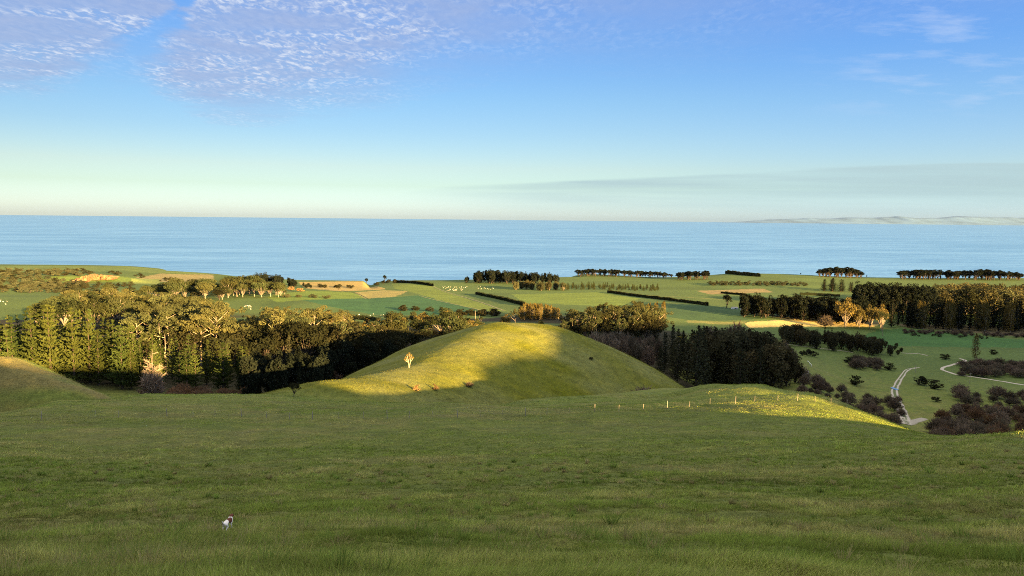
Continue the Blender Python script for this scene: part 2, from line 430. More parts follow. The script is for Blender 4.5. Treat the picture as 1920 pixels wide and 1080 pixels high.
per = np.concatenate([np.arange(-1, -.74, .01), np.arange(-.74, .74, .0016), np.arange(.74, 1.0, .01)])
side = np.arange(-1, 1, .05)
perim = np.concatenate([np.stack([per, np.ones_like(per)], 1), np.stack([np.ones_like(side), -side], 1),
                        np.stack([-side, -np.ones_like(side)], 1), np.stack([-np.ones_like(side), side], 1)])
rows = np.concatenate([[1.5, 3, 5, 7, 8.5], np.exp(np.linspace(math.log(10), math.log(85), 150)), np.arange(86, 176, .9),
                       np.arange(176, 365, 1.1), np.arange(366, 560, 3.0), np.arange(560, 960, 5.0), np.arange(960, 2240, 9.0), np.arange(2240, 2420, 14), [2600, 3200, 4500, 7000]])
GX, GY = rows[:, None] * perim[None, :, 0], rows[:, None] * perim[None, :, 1]
GZ = gz(GX.ravel(), GY.ravel()).reshape(GX.shape)
GZ[-4:] = np.minimum(GZ[-4:], np.where(GY[-4:] > 2100, -25, GZ[-4:]))

# colours of the land
flat = lambda a: np.asarray(a).ravel()
gx, gy, gzz = flat(GX), flat(GY), flat(GZ)
R_ = np.hypot(gx, gy)
past = np.array([.120, .150, .030])
col = np.tile(past, (gx.size, 1))
n1 = vnoise(gx / 90, gy / 60, 11); n2 = vnoise(gx / 14, gy / 9, 12); n3 = vnoise(gx / 3.2, gy / 2.4, 13)
dry = np.clip(.35 * n1 + .5 * n2 + .45 * n3 + .12, 0, 1)
col = col + dry[:, None] * (np.array([.19, .165, .065]) - col)
hill = (sstep(-4, 0, ridge_h(gx, gy, SPINE, SP_L, SP_R) - ground(gx, gy)) * sstep(186, 205, gy))[:, None]
col = col * (1 - hill) + (np.array([.122, .132, .024]) + .04 * n2[:, None]) * hill
dk = np.clip(.6 * vnoise(gx / 9, gy / 5, 14) + .5 * vnoise(gx / 2.4, gy / 1.5, 15) - .05, 0, 1)
col = col * (1 - .55 * dk[:, None])
leftdry = (sstep(-4, -1, ridge_h(gx, gy, LEFT, LF, LF) - ground(gx, gy)) * np.clip(.45 + 1.6 * vnoise(gx / 16, gy / 6, 17), 0, 1) * .75)[:, None]
col = col * (1 - leftdry) + np.array([.17, .135, .055]) * leftdry
col = col * (1 - .18 * (1 - sstep(150, 190, R_)))[:, None]  # near ground darkened so the gaps between tufts look shaded
far = sstep(500, 800, R_)
farc = np.array([.074, .112, .030]) * (1 + .25 * n1[:, None])
col = col * (1 - far[:, None]) + farc * far[:, None]
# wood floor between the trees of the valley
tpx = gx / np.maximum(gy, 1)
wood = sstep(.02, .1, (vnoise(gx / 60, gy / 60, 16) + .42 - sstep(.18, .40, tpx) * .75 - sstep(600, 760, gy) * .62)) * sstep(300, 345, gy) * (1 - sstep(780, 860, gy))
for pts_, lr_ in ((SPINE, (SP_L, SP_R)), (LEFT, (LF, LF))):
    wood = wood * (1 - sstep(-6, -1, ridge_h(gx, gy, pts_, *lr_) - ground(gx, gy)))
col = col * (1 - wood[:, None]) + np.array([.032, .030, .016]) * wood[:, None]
FIELDS = [
 ([(560, 529), (684, 530), (700, 538), (725, 542), (640, 546), (575, 541)], (.30, .21, .075)),
 ([(664, 548), (720, 544), (764, 546), (738, 557), (684, 560)], (.25, .20, .07)),
 ([(560, 562), (640, 560), (738, 557), (784, 554), (800, 556), (905, 583), (880, 592), (700, 590), (640, 580)], (.042, .095, .036)),
 ([(500, 556), (580, 545), (662, 548), (682, 559), (600, 562), (520, 568)], (.13, .17, .03)),
 ([(735, 533), (815, 536), (950, 583), (905, 583), (800, 556), (764, 546), (740, 541)], (.125, .155, .032)),
 ([(960, 552), (1130, 548), (1200, 560), (1160, 575), (980, 568)], (.125, .16, .032)),
 ([(1305, 545), (1430, 541), (1450, 548), (1330, 552)], (.23, .17, .075)),
 ([(1180, 566), (1390, 578), (1470, 596), (1290, 600), (1200, 590)], (.042, .075, .028)),
 ([(1290, 601), (1400, 603), (1395, 607), (1290, 606)], (.16, .155, .05)),
 ([(1400, 604), (1480, 600.5), (1570, 602), (1650, 609), (1640, 613), (1560, 613), (1400, 615)], (.52, .36, .13)),
 ([(1440, 592), (1560, 598), (1650, 604), (1650, 609), (1570, 602), (1480, 600.5)], (.12, .10, .05)),
 ([(1672, 607), (1930, 612), (1930, 632), (1800, 622), (1700, 614)], (.11, .085, .045)),
 ([(1650, 617), (1700, 617), (1930, 638), (1930, 652), (1700, 650), (1560, 650)], (.045, .10, .028)),
 ([(0, 499), (250, 500), (400, 514), (300, 512), (120, 511), (0, 510)], (.105, .135, .04)),
 ([(300, 513), (400, 515), (400, 527), (280, 530), (255, 520)], (.20, .16, .07)),
 ([(245, 524), (300, 523), (300, 533), (245, 532)], (.15, .17, .05)),
]
for P, c in FIELDS:
    m = inside(world_poly(P), gx + 5 * vnoise(gx / 15, gy / 15, 31), gy + 5 * vnoise(gx / 15, gy / 15, 32)) & (gy > 500)
    col[m] = np.array(c) * [.94, 1.03, .97] * (1 + .18 * n2[m] + .25 * vnoise(gx[m] / 40, gy[m] / 25, 33))[:, None]
cliffm = (gy > 1400) & (np.gradient(GZ, axis=0) / np.gradient(GY + 1e-9 * np.arange(len(rows))[:, None], axis=0) < -1.0).ravel()
col[cliffm] = (.30, .23, .13)

nr, npm = GX.shape
ii = np.arange(nr - 1)[:, None] * npm + np.arange(npm)[None, :]
jj = np.arange(nr - 1)[:, None] * npm + (np.arange(npm)[None, :] + 1) % npm
quads = np.stack([ii, jj, jj + npm, ii + npm], -1).reshape(-1, 4)[:, ::-1]
V = np.stack([gx, gy, gzz], 1)
capi = len(V); V = np.vstack([V, [[0, 0, float(gz(0.0, 0.01)[0])]]]); col = np.vstack([col, col[:1]])
cap = np.stack([np.arange(npm), np.full(npm, capi), (np.arange(npm) + 1) % npm], 1)[:, ::-1]

w = NT('pasture')
pos = w.n('NewGeometry').outputs['Position']
tint = w.n('VertexColor', layer_name='tint').outputs[0]
na = w.noise(pos, 1.7, 5, .65); nb = w.noise(pos, .28, 4, .6); nc = w.noise(pos, 7.0, 3, .6)
f = w.math('MULTIPLY', w.maprange(na, .28, .72, .62, 1.38), w.maprange(nb, .3, .7, .82, 1.18))
f = w.math('MULTIPLY', f, w.maprange(nc, .25, .75, .72, 1.28))
c = w.n('VectorMath', {0: tint, 'Scale': f}, operation='SCALE').outputs[0]
c = w.mix(w.maprange(nb, .45, .75, 0, .35), c, w.mix(1.0, c, (1.45, 1.12, .8, 1), 'MULTIPLY'))
bp = w.n('Bump', {'Strength': .9, 'Distance': .35, 'Height': w.math('ADD', na, w.math('MULTIPLY', nc, .35))})
b = w.n('BsdfPrincipled', {'Base Color': c, 'Roughness': .95, 'Specular IOR Level': .1, 'Normal': bp.outputs[0]})
w.n('OutputMaterial', {'Surface': b.outputs[0]})
M_GROUND = w.m
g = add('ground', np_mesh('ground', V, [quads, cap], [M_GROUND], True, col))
tag(g, 'rolling green pasture hills running down to a coastal plain', 'ground', kind='structure')

# ---------------------------------------------------------------- sea
sy = np.concatenate([[1500], np.exp(np.linspace(math.log(1700), math.log(62000), 60))])
sx = np.linspace(-1.3, 1.3, 40)
SXX, SYY = (sy[:, None] * sx[None, :]), np.repeat(sy[:, None], len(sx), 1)
k = np.arange(len(sy) - 1)[:, None] * len(sx) + np.arange(len(sx) - 1)[None, :]
sq = np.stack([k, k + 1, k + 1 + len(sx), k + len(sx)], -1).reshape(-1, 4)
w = NT('sea_water')
pos = w.n('NewGeometry').outputs['Position']
mp = lambda s, rot=0.0: w.n('Mapping', {'Vector': pos, 'Scale': s, 'Rotation': (0, 0, rot)}, vector_type='POINT').outputs[0]
wa = w.noise(mp((.0035, .017, 1), .12), 1.0, 6, .62); wb = w.noise(mp((.0006, .0024, 1), .06), 1.0, 4, .55); wc = w.noise(mp((.02, .06, 1), .1), 1.0, 3, .6)
hgt = w.math('ADD', w.math('MULTIPLY', wa, 9.0), w.math('MULTIPLY', wc, 3.0))
bp = w.n('Bump', {'Strength': .8, 'Distance': 1.0, 'Height': hgt})
colr = w.mix(w.maprange(w.math('ADD', w.math('MULTIPLY', wb, .55), w.math('MULTIPLY', wa, .45)), .40, .60, 0, 1), (.066, .19, .39, 1), (.115, .265, .48, 1))
d1 = w.n('BsdfDiffuse', {'Color': colr, 'Normal': bp.outputs[0]}); g1 = w.n('BsdfGlossy', {'Color': (.8, .9, 1, 1), 'Roughness': .3, 'Normal': bp.outputs[0]})
mx = w.n('MixShader', {0: .12, 1: d1.outputs[0], 2: g1.outputs[0]})
w.n('OutputMaterial', {'Surface': mx.outputs[0]})
o = add('sea', np_mesh('sea', np.stack([SXX.ravel(), SYY.ravel(), np.zeros(SXX.size)], 1), sq, [w.m]))
tag(o, 'calm blue sea reaching to the horizon beyond the coast', 'sea', kind='structure')

# ---------------------------------------------------------------- plant building blocks
def unit(v):
    return v / (np.linalg.norm(v, axis=-1, keepdims=True) + 1e-9)

class Bag:
    """collects quads / triangles with point tints"""
    def __init__(self):
        self.v, self.q, self.t, self.c, self.n = [], [], [], [], 0
    def leaves(self, cen, size, out, tint, flat=.6, along=None, aspect=.55):
        cen = np.asarray(cen, float); n = len(cen)
        nrm = unit(np.asarray(out) * flat + rng.normal(size=(n, 3)))
        a = rng.normal(size=(n, 3)) if along is None else np.asarray(along) + rng.normal(size=(n, 3)) * .35
        u = unit(np.cross(np.cross(nrm, a), nrm)); v = np.cross(nrm, u)
        s = np.broadcast_to(np.asarray(size, float), (n,))[:, None]
        k1, k2 = rng.uniform(.7, 1.1, (n, 1)), rng.uniform(.7, 1.1, (n, 1))
        P = np.stack([cen + u * s * k1, cen + v * s * aspect, cen - u * s * k2, cen - v * s * aspect], 1)
        self.q.append(self.n + np.arange(n * 4).reshape(n, 4)); self.v.append(P.reshape(-1, 3))
        self.c.append(np.repeat(np.broadcast_to(tint, (n, 3)) * rng.uniform(.7, 1.3, (n, 1)), 4, 0)); self.n += n * 4
    def sticks(self, a, b, wd, tint):
        a, b = np.asarray(a, float), np.asarray(b, float); n = len(a)
        s = unit(np.cross(b - a, rng.normal(size=(n, 3)))) * np.broadcast_to(np.asarray(wd, float), (n,))[:, None]
        P = np.stack([a - s, a + s, b], 1)
        self.t.append(self.n + np.arange(n * 3).reshape(n, 3)); self.v.append(P.reshape(-1, 3))
        self.c.append(np.repeat(np.broadcast_to(tint, (n, 3)) * rng.uniform(.75, 1.25, (n, 1)), 3, 0)); self.n += n * 3
    def tube(self, pts, rad, tint=(1, 1, 1), sides=6):
        pts = np.asarray(pts, float); n = len(pts)
        tan = unit(np.gradient(pts, axis=0)); ref = np.array([.3, .9, .1])
        u = unit(np.cross(tan, ref)); v = np.cross(tan, u)
        a = np.linspace(0, 2 * np.pi, sides, endpoint=False)
        P = pts[:, None] + (u[:, None] * np.cos(a)[None, :, None] + v[:, None] * np.sin(a)[None, :, None]) * np.asarray(rad, float)[:, None, None]
        i = np.arange(n - 1)[:, None] * sides + np.arange(sides)[None]; j = np.arange(n - 1)[:, None] * sides + (np.arange(sides)[None] + 1) % sides
        self.q.append(self.n + np.stack([i, j, j + sides, i + sides], -1).reshape(-1, 4))
        self.t.append(self.n + np.array([[(n - 1) * sides, (n - 1) * sides + k, (n - 1) * sides + k + 1] for k in range(1, sides - 1)]))
        self.v.append(P.reshape(-1, 3)); self.c.append(np.tile(tint, (n * sides, 1))); self.n += n * sides
    def mesh(self, name, mats, smooth=False):
        q = np.concatenate(self.q) if self.q else np.zeros((0, 4), int); t = np.concatenate(self.t) if self.t else np.zeros((0, 3), int)
        return np_mesh(name, np.concatenate(self.v), [q, t], mats, smooth, np.concatenate(self.c))

def join_mesh(name, a, b):
    """trunk and crown in one mesh, for trees too far off to show their parts"""
    bm = bmesh.new(); bm.from_mesh(a); k = len(bm.faces); bm.from_mesh(b)
    bm.faces.ensure_lookup_table()
    for f in bm.faces[k:]: f.material_index = 1
    me = bpy.data.meshes.new(name); bm.to_mesh(me); bm.free()
    me.materials.append(a.materials[0]); me.materials.append(b.materials[0])
    return me

def leaf_mat(name, rgb, transl=.25, vary=.3, warm=(1.25, 1.0, .75)):
    w = NT(name)
    t = w.n('VertexColor', layer_name='tint').outputs[0]
    r = w.n('ObjectInfo').outputs['Random']
    c = w.mix(1.0, t, (*rgb, 1), 'MULTIPLY')
    c = w.mix(w.maprange(r, 0, 1, 0, .75), c, w.mix(1.0, c, (*warm, 1), 'MULTIPLY'))
    c = w.n('VectorMath', {0: c, 'Scale': w.maprange(w.math('FRACT', w.math('MULTIPLY', r, 7.31)), 0, 1, 1 - vary, 1 + vary)}, operation='SCALE').outputs[0]
    d = w.n('BsdfDiffuse', {'Color': c, 'Roughness': .6})
    tr = w.n('BsdfTranslucent', {'Color': c})
    mx = w.n('MixShader', {0: transl, 1: d.outputs[0], 2: tr.outputs[0]})
    w.n('OutputMaterial', {'Surface': mx.outputs[0]})
    return w.m

BARK = simple_mat('brown_bark', (.055, .042, .032), .9, .35, 2.0)
PALE = simple_mat('pale_bark', (.26, .205, .15), .85, .3, 1.2)
GREYBARK = simple_mat('grey_bark', (.22, .18, .14), .9, .3, 2.0)
L_PINE = leaf_mat('pine_needles', (.034, .051, .015), .15, .4, (1.45, 1.05, .85))
L_DARK = leaf_mat('dark_shade_needles', (.012, .016, .011), .1, .3, (1.2, 1.05, .9))  # dark green with the shade of belts and hollow put into the colour
L_FIR = leaf_mat('dark_needles', (.034, .038, .022), .1, .35, (1.2, 1.0, .85))
L_DOME = leaf_mat('dark_evergreen_leaves', (.048, .050, .028), .15, .35, (1.3, .95, .8))
L_PALEDOME = leaf_mat('pale_autumn_leaves', (.062, .068, .032), .2, .5, (1.35, 1.0, .85))
L_SPRUCE = leaf_mat('young_needles', (.030, .042, .018), .1, .3)
L_GUM = leaf_mat('gum_leaves', (.056, .068, .030), .25, .42, (1.35, 1.0, .8))
L_BUSH = leaf_mat('olive_leaves', (.042, .055, .023), .25, .42, (1.4, 1.05, .9))
L_DBUSH = leaf_mat('dark_olive_leaves', (.023, .026, .013), .2, .35, (1.25, 1.0, .9))
L_GOLD = leaf_mat('golden_leaves', (.135, .112, .036), .3, .25, (1.1, .95, .8))
L_YEL = leaf_mat('yellow_leaves', (.30, .225, .025), .3, .15)
L_TWIG = leaf_mat('bare_twigs', (.125, .110, .076), .1, .35, (1.15, .9, 1.0))
L_RUST = leaf_mat('rusty_twigs', (.135, .092, .058), .1, .3)
L_SCRUB = leaf_mat('scrub_leaves', (.052, .060, .033), .2, .35, (1.12, .95, .85))
L_PALEBUSH = leaf_mat('dry_bush_leaves', (.23, .15, .07), .2, .2)

def pine(H, R, seed, levels=26, lift=.32, bare=.06, dense=1.0, drop=.85, jit=.25):
    """whorled conifer: branches with upturned tips, tapering to a leader"""
    global rng
    rng = np.random.default_rng(seed)
    tb, cb = Bag(), Bag()
    lean = rng.normal(size=2) * .012 * H
    top = lambda z: np.array([lean[0] * (z / H) ** 2, lean[1] * (z / H) ** 2, z])
    zs = np.linspace(0, H, 7)
    tb.tube([top(z) for z in zs], .018 * H * (1 - zs / H * .95) + .01, sides=6)
    for k in range(levels):
        f = (k + rng.uniform(0, .8)) / levels
        z = H * (bare + (1 - bare) * f)
        L = R * ((1 - f) ** drop * .92 + .06) * (1 if f > .12 else .75 + 2 * f)
        nb = max(4, int((7 + 2 * (1 - f)) * dense))
        ang = rng.uniform(0, 6.28) + np.arange(nb) * 6.283 / nb + rng.normal(size=nb) * .25
        for a in ang:
            Lb = L * rng.uniform(1 - jit * 1.6, 1 + jit)
            m = max(3, int(Lb / .55 * dense))
            s = (np.arange(m) + rng.uniform(.2, .9, m)) / m
            s = np.maximum(s, .18)
            dirv = np.array([math.cos(a), math.sin(a), 0])
            rise = lift * Lb * (s ** 1.7) - .10 * Lb * s
            P = top(z)[None] + dirv[None] * (s * Lb)[:, None]; P[:, 2] += rise
            P += rng.normal(size=P.shape) * .10 * (1 + s[:, None])
            P[:, 2] = np.minimum(P[:, 2], H * .995)
            al = np.tile(dirv + [0, 0, .5], (m, 1))
            cb.leaves(P, (.98 - .3 * s) * (H / 30) ** .5 * rng.uniform(.75, 1.2, m), np.tile([dirv[0] * .5, dirv[1] * .5, .6], (m, 1)), (1, 1, 1), .5, al, .42)
    m = 14
    cb.leaves(np.array([top(H * q) for q in rng.uniform(.93, 1.005, m)]) + rng.normal(size=(m, 3)) * [.2, .2, .1], .5, np.tile([0, 0, .2], (m, 1)), (1.05, 1.05, 1), .3, np.tile([0, 0, 1], (m, 1)), .35)
    return tb, cb

def clump(cb, c, r, n, size, tint, sq=.75):
    d = unit(rng.normal(size=(n, 3))); rr = rng.uniform(.35, 1.0, (n, 1)) ** .5
    d2 = d * [1, 1, sq]
    cb.leaves(np.asarray(c) + d2 * rr * r, size * rng.uniform(.7, 1.3, n), d + [0, 0, .3], tint, .9)

def broad(H, R, seed, nclump=26, bare=.18, leaf=.55, per=70, sq=.7, dome=1.0, forks=5, gap=.0, trunk_r=.022, lowskirt=False):
    """broad-leaved crown: leaf clumps over forking limbs, open between the clumps"""
    global rng
    rng = np.random.default_rng(seed)
    tb, cb = Bag(), Bag()
    hb = H * bare
    zc = hb + (H - hb) * .5; hz = (H - hb) * .5
    bend = rng.normal(size=2) * .02 * H
    tb.tube([(0, 0, -.3), (bend[0] * .4, bend[1] * .4, hb * .6), (bend[0], bend[1], hb + hz * .5), (bend[0] * 1.4, bend[1] * 1.4, hb + hz * 1.2)],
            np.array([1.25, 1, .75, .25]) * trunk_r * H, sides=6)
    cs = []
    for k in range(nclump):
        d = unit(rng.normal(size=3)); 
        if d[2] < -.35 and not lowskirt: d[2] *= -.6
        q = rng.uniform(.45, .92)
        c = np.array([bend[0] + d[0] * R * q, bend[1] + d[1] * R * q, zc + d[2] * hz * q * dome])
        cs.append(c)
        r = R * rng.uniform(.24, .42)
        clump(cb, c, r, int(per * rng.uniform(.7, 1.3)), leaf, np.ones(3) * rng.uniform(.75, 1.25), sq)
    for c in cs[:forks * 3]:
        a = np.array([bend[0] * .8, bend[1] * .8, hb * rng.uniform(.7, 1.1)])
        mid = a * .45 + c * .55 + [0, 0, -.04 * H]
        tb.tube([a, mid, c], np.array([.011, .007, .003]) * H, sides=4)
    return tb, cb

def gum(H, R, seed, tiers=9, per=75, bare=.42):
    """tall gum: pale forking stem, leaf clouds held out on rising limbs"""
    global rng
    rng = np.random.default_rng(seed)
    tb, cb = Bag(), Bag()
    sway = rng.normal(size=2) * .035 * H
    stem = lambda z: np.array([sway[0] * (z / H) ** 1.6, sway[1] * (z / H) ** 1.6, z])
    zs = np.linspace(-.3, H * .93, 7)
    tb.tube([stem(max(z, 0)) if z > 0 else np.array([0, 0, z]) for z in zs], .015 * H * (1.15 - zs / H), sides=6)
    for k in range(tiers):
        f = k / (tiers - 1)
        z0 = H * (bare + (.9 - bare) * f * .9)
        a = rng.uniform(0, 6.28) if k == 0 else a + 2.4 + rng.normal() * .5
        L = R * (1.0 - .55 * f) * rng.uniform(.6, 1.1)
        d = np.array([math.cos(a), math.sin(a), 0])
        e = stem(z0) + d * L + [0, 0, L * rng.uniform(.5, .95)]
        tb.tube([stem(z0), stem(z0) * .4 + e * .6 + [0, 0, -.05 * L], e], np.array([.0085, .006, .003]) * H * (1.1 - .5 * f), sides=5)
        for j in range(3):
            c = e + rng.normal(size=3) * R * .26 * [1, 1, .6]
            clump(cb, c, R * rng.uniform(.2, .34), int(per * rng.uniform(.6, 1.2)), .58, np.ones(3) * rng.uniform(.75, 1.25), .65)
    clump(cb, stem(H * .93), R * .36, per, .55, (1, 1, 1), .8)
    return tb, cb

def poplar(H, R, seed, per=1100):
    global rng
    rng = np.random.default_rng(seed)
    tb, cb = Bag(), Bag()
    zs = np.linspace(-.3, H * .9, 5)
    tb.tube([(0, 0, z) for z in zs], .012 * H * (1.1 - zs / H), sides=6)
    f = rng.uniform(.06, 1, per); prof = np.sin(np.clip(f * 1.02, 0, 1) ** .75 * np.pi) ** .6 * .95 + .08
    a = rng.uniform(0, 6.28, per); r = R * prof * rng.uniform(.2, 1, per) ** .6 * (1 + .35 * np.sin(a * 3 + f * 17))
    d = np.stack([np.cos(a), np.sin(a), np.zeros(per)], 1)
    P = d * r[:, None]; P[:, 2] = H * f
    cb.leaves(P, .5 * rng.uniform(.7, 1.3, per), d + [0, 0, .4], (1, 1, 1), .7, np.tile([0, 0, 1.0], (per, 1)) + d * .4, .45)
    for k in range(16):
        z = H * rng.uniform(.08, .6); b = rng.uniform(0, 6.28); q = R * .7
        tb.tube([(0, 0, z), (math.cos(b) * q * .7, math.sin(b) * q * .7, z + q * 1.2), (math.cos(b) * q, math.sin(b) * q, z + q * 3)], np.array([.004, .003, .001]) * H, sides=4)
    return tb, cb

def twiggy(H, R, seed, n=420, leaf=.0, stems=7):
    """leafless shrub or small tree: a dome of rising twigs"""
    global rng
    rng = np.random.default_rng(seed)
    tb, cb = Bag(), Bag()
    ends = []
    for k in range(stems):
        a = rng.uniform(0, 6.28); q = rng.uniform(.15, .6) * R
        e = np.array([math.cos(a) * q, math.sin(a) * q, H * rng.uniform(.35, .6)])
        tb.tube([(0, 0, -.2), e * [.45, .45, .5], e], np.array([.02, .014, .008]) * H, sides=4)
        ends.append(e)
    E = np.array(ends)[rng.integers(0, stems, n)] * rng.uniform(.3, 1, (n, 1))
    a = rng.uniform(0, 6.28, n); th = rng.uniform(0, 1, n) ** .6 * 1.5; rr = rng.uniform(.75, 1.05, n)
    T = np.stack([np.cos(a) * np.sin(th) * R * rr, np.sin(a) * np.sin(th) * R * rr, H * (.22 + .78 * np.cos(th)) * rr], 1)
    cb.sticks(E, T, .014 * H, (1, 1, 1))
    m = n
    T2 = T[rng.integers(0, n, m)] * rng.uniform(.7, 1.02, (m, 1))
    cb.sticks(T2, T2 + unit(unit(T2 * [1, 1, .6]) + rng.normal(size=(m, 3)) * .6 + [0, 0, .4]) * .16 * H, .02 * H, (1.1, 1.05, 1.05))
    if leaf:
        cb.leaves(T2, leaf * H * rng.uniform(.6, 1.2, m), unit(T2), (1.1, 1.1, 1), .5)
    return tb, cb

def dead_tree(H, R, seed):
    global rng
    rng = np.random.default_rng(seed)
    tb, cb = Bag(), Bag()
    tb.tube([(0, 0, -.3), (.1, 0, H * .4), (-.1, .2, H * .7), (.2, .1, H * .95)], np.array([.016, .012, .008, .002]) * H, sides=6)
    for k in range(34):
        z = H * rng.uniform(.12, .9); a = rng.uniform(0, 6.28); L = R * (1.1 - z / H * .8) * rng.uniform(.6, 1.1)
        d = np.array([math.cos(a), math.sin(a), 0]); b = np.array([0, 0, z]); e = b + d * L + [0, 0, L * rng.uniform(.1, .7)]
        cb.tube([b, b * .5 + e * .5 + [0, 0, -.1 * L], e], np.array([.006, .004, .0015]) * H, sides=4)
        m = 26; s = rng.uniform(.3, 1, (m, 1)); P = b + (e - b) * s
        cb.sticks(P, P + unit(d + rng.normal(size=(m, 3)) * .8 + [0, 0, .3]) * L * .35, .004 * H, (1, 1, 1))
    return tb, cb

# species: list of variants (trunk, crown, joined), built height, crown radius
SPECIES = {}
def species(key, name, fn, variants, bark, leaf, H, R):
    out = []
    for k, kw in enumerate(variants):
        tb, cb = fn(H, R, seed=hash_seed(key, k), **kw)
        tm, cm = tb.mesh(name + '_trunk', [bark], True), cb.mesh(name + '_crown', [leaf])
        out.append((tm, cm, join_mesh(name, tm, cm)))
    SPECIES[key] = dict(name=name, var=out, H=H, R=R)
def hash_seed(key, k):
    return sum(ord(c) * (i + 3) for i, c in enumerate(key)) * 31 + k * 101
def reskin(key, src, name, bark, leaf):
    out = []
    for tm, cm, _ in SPECIES[src]['var']:
        t2, c2 = tm.copy(), cm.copy()
        t2.materials.clear(); t2.materials.append(bark); c2.materials.clear(); c2.materials.append(leaf)
        out.append((t2, c2, join_mesh(name, t2, c2)))
    SPECIES[key] = dict(SPECIES[src], name=name, var=out)

species('pine', 'pine_tree', pine, [dict(levels=18, lift=.45, dense=1.15), dict(levels=16, lift=.5, jit=.35, dense=1.2), dict(levels=20, drop=1.0, lift=.4, dense=1.1), dict(levels=15, jit=.4, lift=.4, dense=1.25)], BARK, L_PINE, 30, 6.8)
species('fir', 'conifer_tree', pine, [dict(dense=.85), dict(dense=.85, drop=.65), dict(dense=.8, drop=.7, jit=.4)], BARK, L_FIR, 30, 6.0)
reskin('darkfir', 'fir', 'dark_conifer_tree', BARK, L_DARK)
reskin('youngfir', 'fir', 'young_conifer', BARK, L_SPRUCE)
species('gum', 'gum_tree', gum, [dict(tiers=12), dict(tiers=10, bare=.45), dict(tiers=15, bare=.25), dict(tiers=13, bare=.2), dict(tiers=8, bare=.55)], PALE, L_GUM, 30, 8.5)
species('broad', 'broadleaf_tree', broad, [{}, dict(nclump=20, bare=.25), dict(nclump=30, bare=.1)], GREYBARK, L_BUSH, 18, 7.5)
reskin('gold', 'broad', 'golden_tree', GREYBARK, L_GOLD)
reskin('yellow', 'broad', 'yellow_tree', GREYBARK, L_YEL)
reskin('dbroad', 'broad', 'dark_broadleaf_tree', BARK, L_DBUSH)
species('windbreak', 'shelter_pine', broad, [dict(bare=.12, per=45, leaf=.95, nclump=30, sq=.65), dict(bare=.17, per=45, leaf=.95, nclump=28, sq=.6), dict(bare=.08, per=45, leaf=.95, nclump=32, sq=.65)], BARK, L_DARK, 26, 8.0)
species('belt', 'shelter_tree', broad, [dict(bare=.03, per=52, leaf=.85, nclump=44, lowskirt=True, sq=1.15), dict(bare=.03, per=52, leaf=.85, nclump=40, lowskirt=True, sq=1.3, dome=.95), dict(bare=.05, per=52, leaf=.8, nclump=46, lowskirt=True, sq=1.0)], BARK, L_DARK, 26, 6.5)
species('dome', 'dark_round_tree', broad, [dict(bare=.02, per=80, leaf=.62, nclump=44, lowskirt=True, sq=1.2), dict(bare=.02, per=80, leaf=.62, nclump=50, lowskirt=True, sq=1.5), dict(bare=.03, per=80, leaf=.6, nclump=40, lowskirt=True, sq=1.0)], BARK, L_DOME, 22, 7.5)
species('poplar', 'poplar_tree', poplar, [{}, dict(per=900), dict(per=1300)], GREYBARK, L_GOLD, 24, 2.6)
species('scrub', 'scrub_bush', broad, [dict(bare=.02, per=36, leaf=.5, nclump=18, lowskirt=True), dict(bare=.02, per=36, leaf=.5, nclump=14, sq=.6, lowskirt=True), dict(bare=.05, per=40, leaf=.45, nclump=16, lowskirt=True)], BARK, L_SCRUB, 7, 4.2)
reskin('dscrub', 'scrub', 'dark_bush', BARK, L_DBUSH)
reskin('palebush', 'scrub', 'dry_bush', BARK, L_PALEBUSH)
species('bare', 'bare_bush', twiggy, [dict(n=620), dict(n=700), dict(n=560, leaf=.035)], GREYBARK, L_TWIG, 6, 3.6)
reskin('rust', 'bare', 'rusty_bush', BARK, L_RUST)
species('baretree', 'bare_tree', twiggy, [dict(n=520, stems=9), dict(n=460, leaf=.02, stems=8)], GREYBARK, L_TWIG, 18, 5.0)
species('dead', 'dead_tree', dead_tree, [{}], PALE, PALE, 22, 7)
reskin('domegold', 'dome', 'pale_round_tree', GREYBARK, L_PALEDOME)
rng = np.random.default_rng(11)

# ---------------------------------------------------------------- where the trees stand
PLAN = []     # every tree: dict(sp, x, y, z, h, w, label, cat, group)
def top_h(px, Y, z, top):
    py = np.interp(px, [p[0] for p in top], [p[1] for p in top])
    return ZCAM + Y * ray(px, py)[1] - z

def grove(sp, n, pxr, Yr, label, cat, group, top=None, h=(6, 10), spread=(.72, 1.02), wide=1.0, hmin=3.0, skip=None):
    cells = max(1, int(round(math.sqrt(n * (pxr[1] - pxr[0]) / 25.0 / max(1, (Yr[1] - Yr[0]) / 12.0)))))
    k = 0
    for i in range(n):
        # low-discrepancy spots
        a, b = (i * .754877666 + .37) % 1.0, (i * .569840291 + .71) % 1.0
        px = pxr[0] + (pxr[1] - pxr[0]) * min(max(a + rng.normal() * .015, 0), 1)
        Y = Yr[0] + (Yr[1] - Yr[0]) * b
        if skip is not None and skip(px, Y): continue
        x, y, z = at(px, Y)
        hh = rng.uniform(*h)
        if top is not None:
            hh = top_h(px, Y, z, top) * rng.uniform(*spread)
            hh = min(max(hh, hmin), 44)
        PLAN.append(dict(sp=sp, x=x, y=y, z=z, h=hh, w=hh * wide * rng.uniform(.85, 1.15), label=label, cat=cat, group=group))

def single(sp, px, Y, h, label, cat, wide=1.0, group=None, py=None):
    x, y, z = at(px, Y) if py is None else hit(px, py)
    PLAN.append(dict(sp=sp, x=x, y=y, z=z, h=h, w=h * wide, label=label, cat=cat, group=group, keep=True))

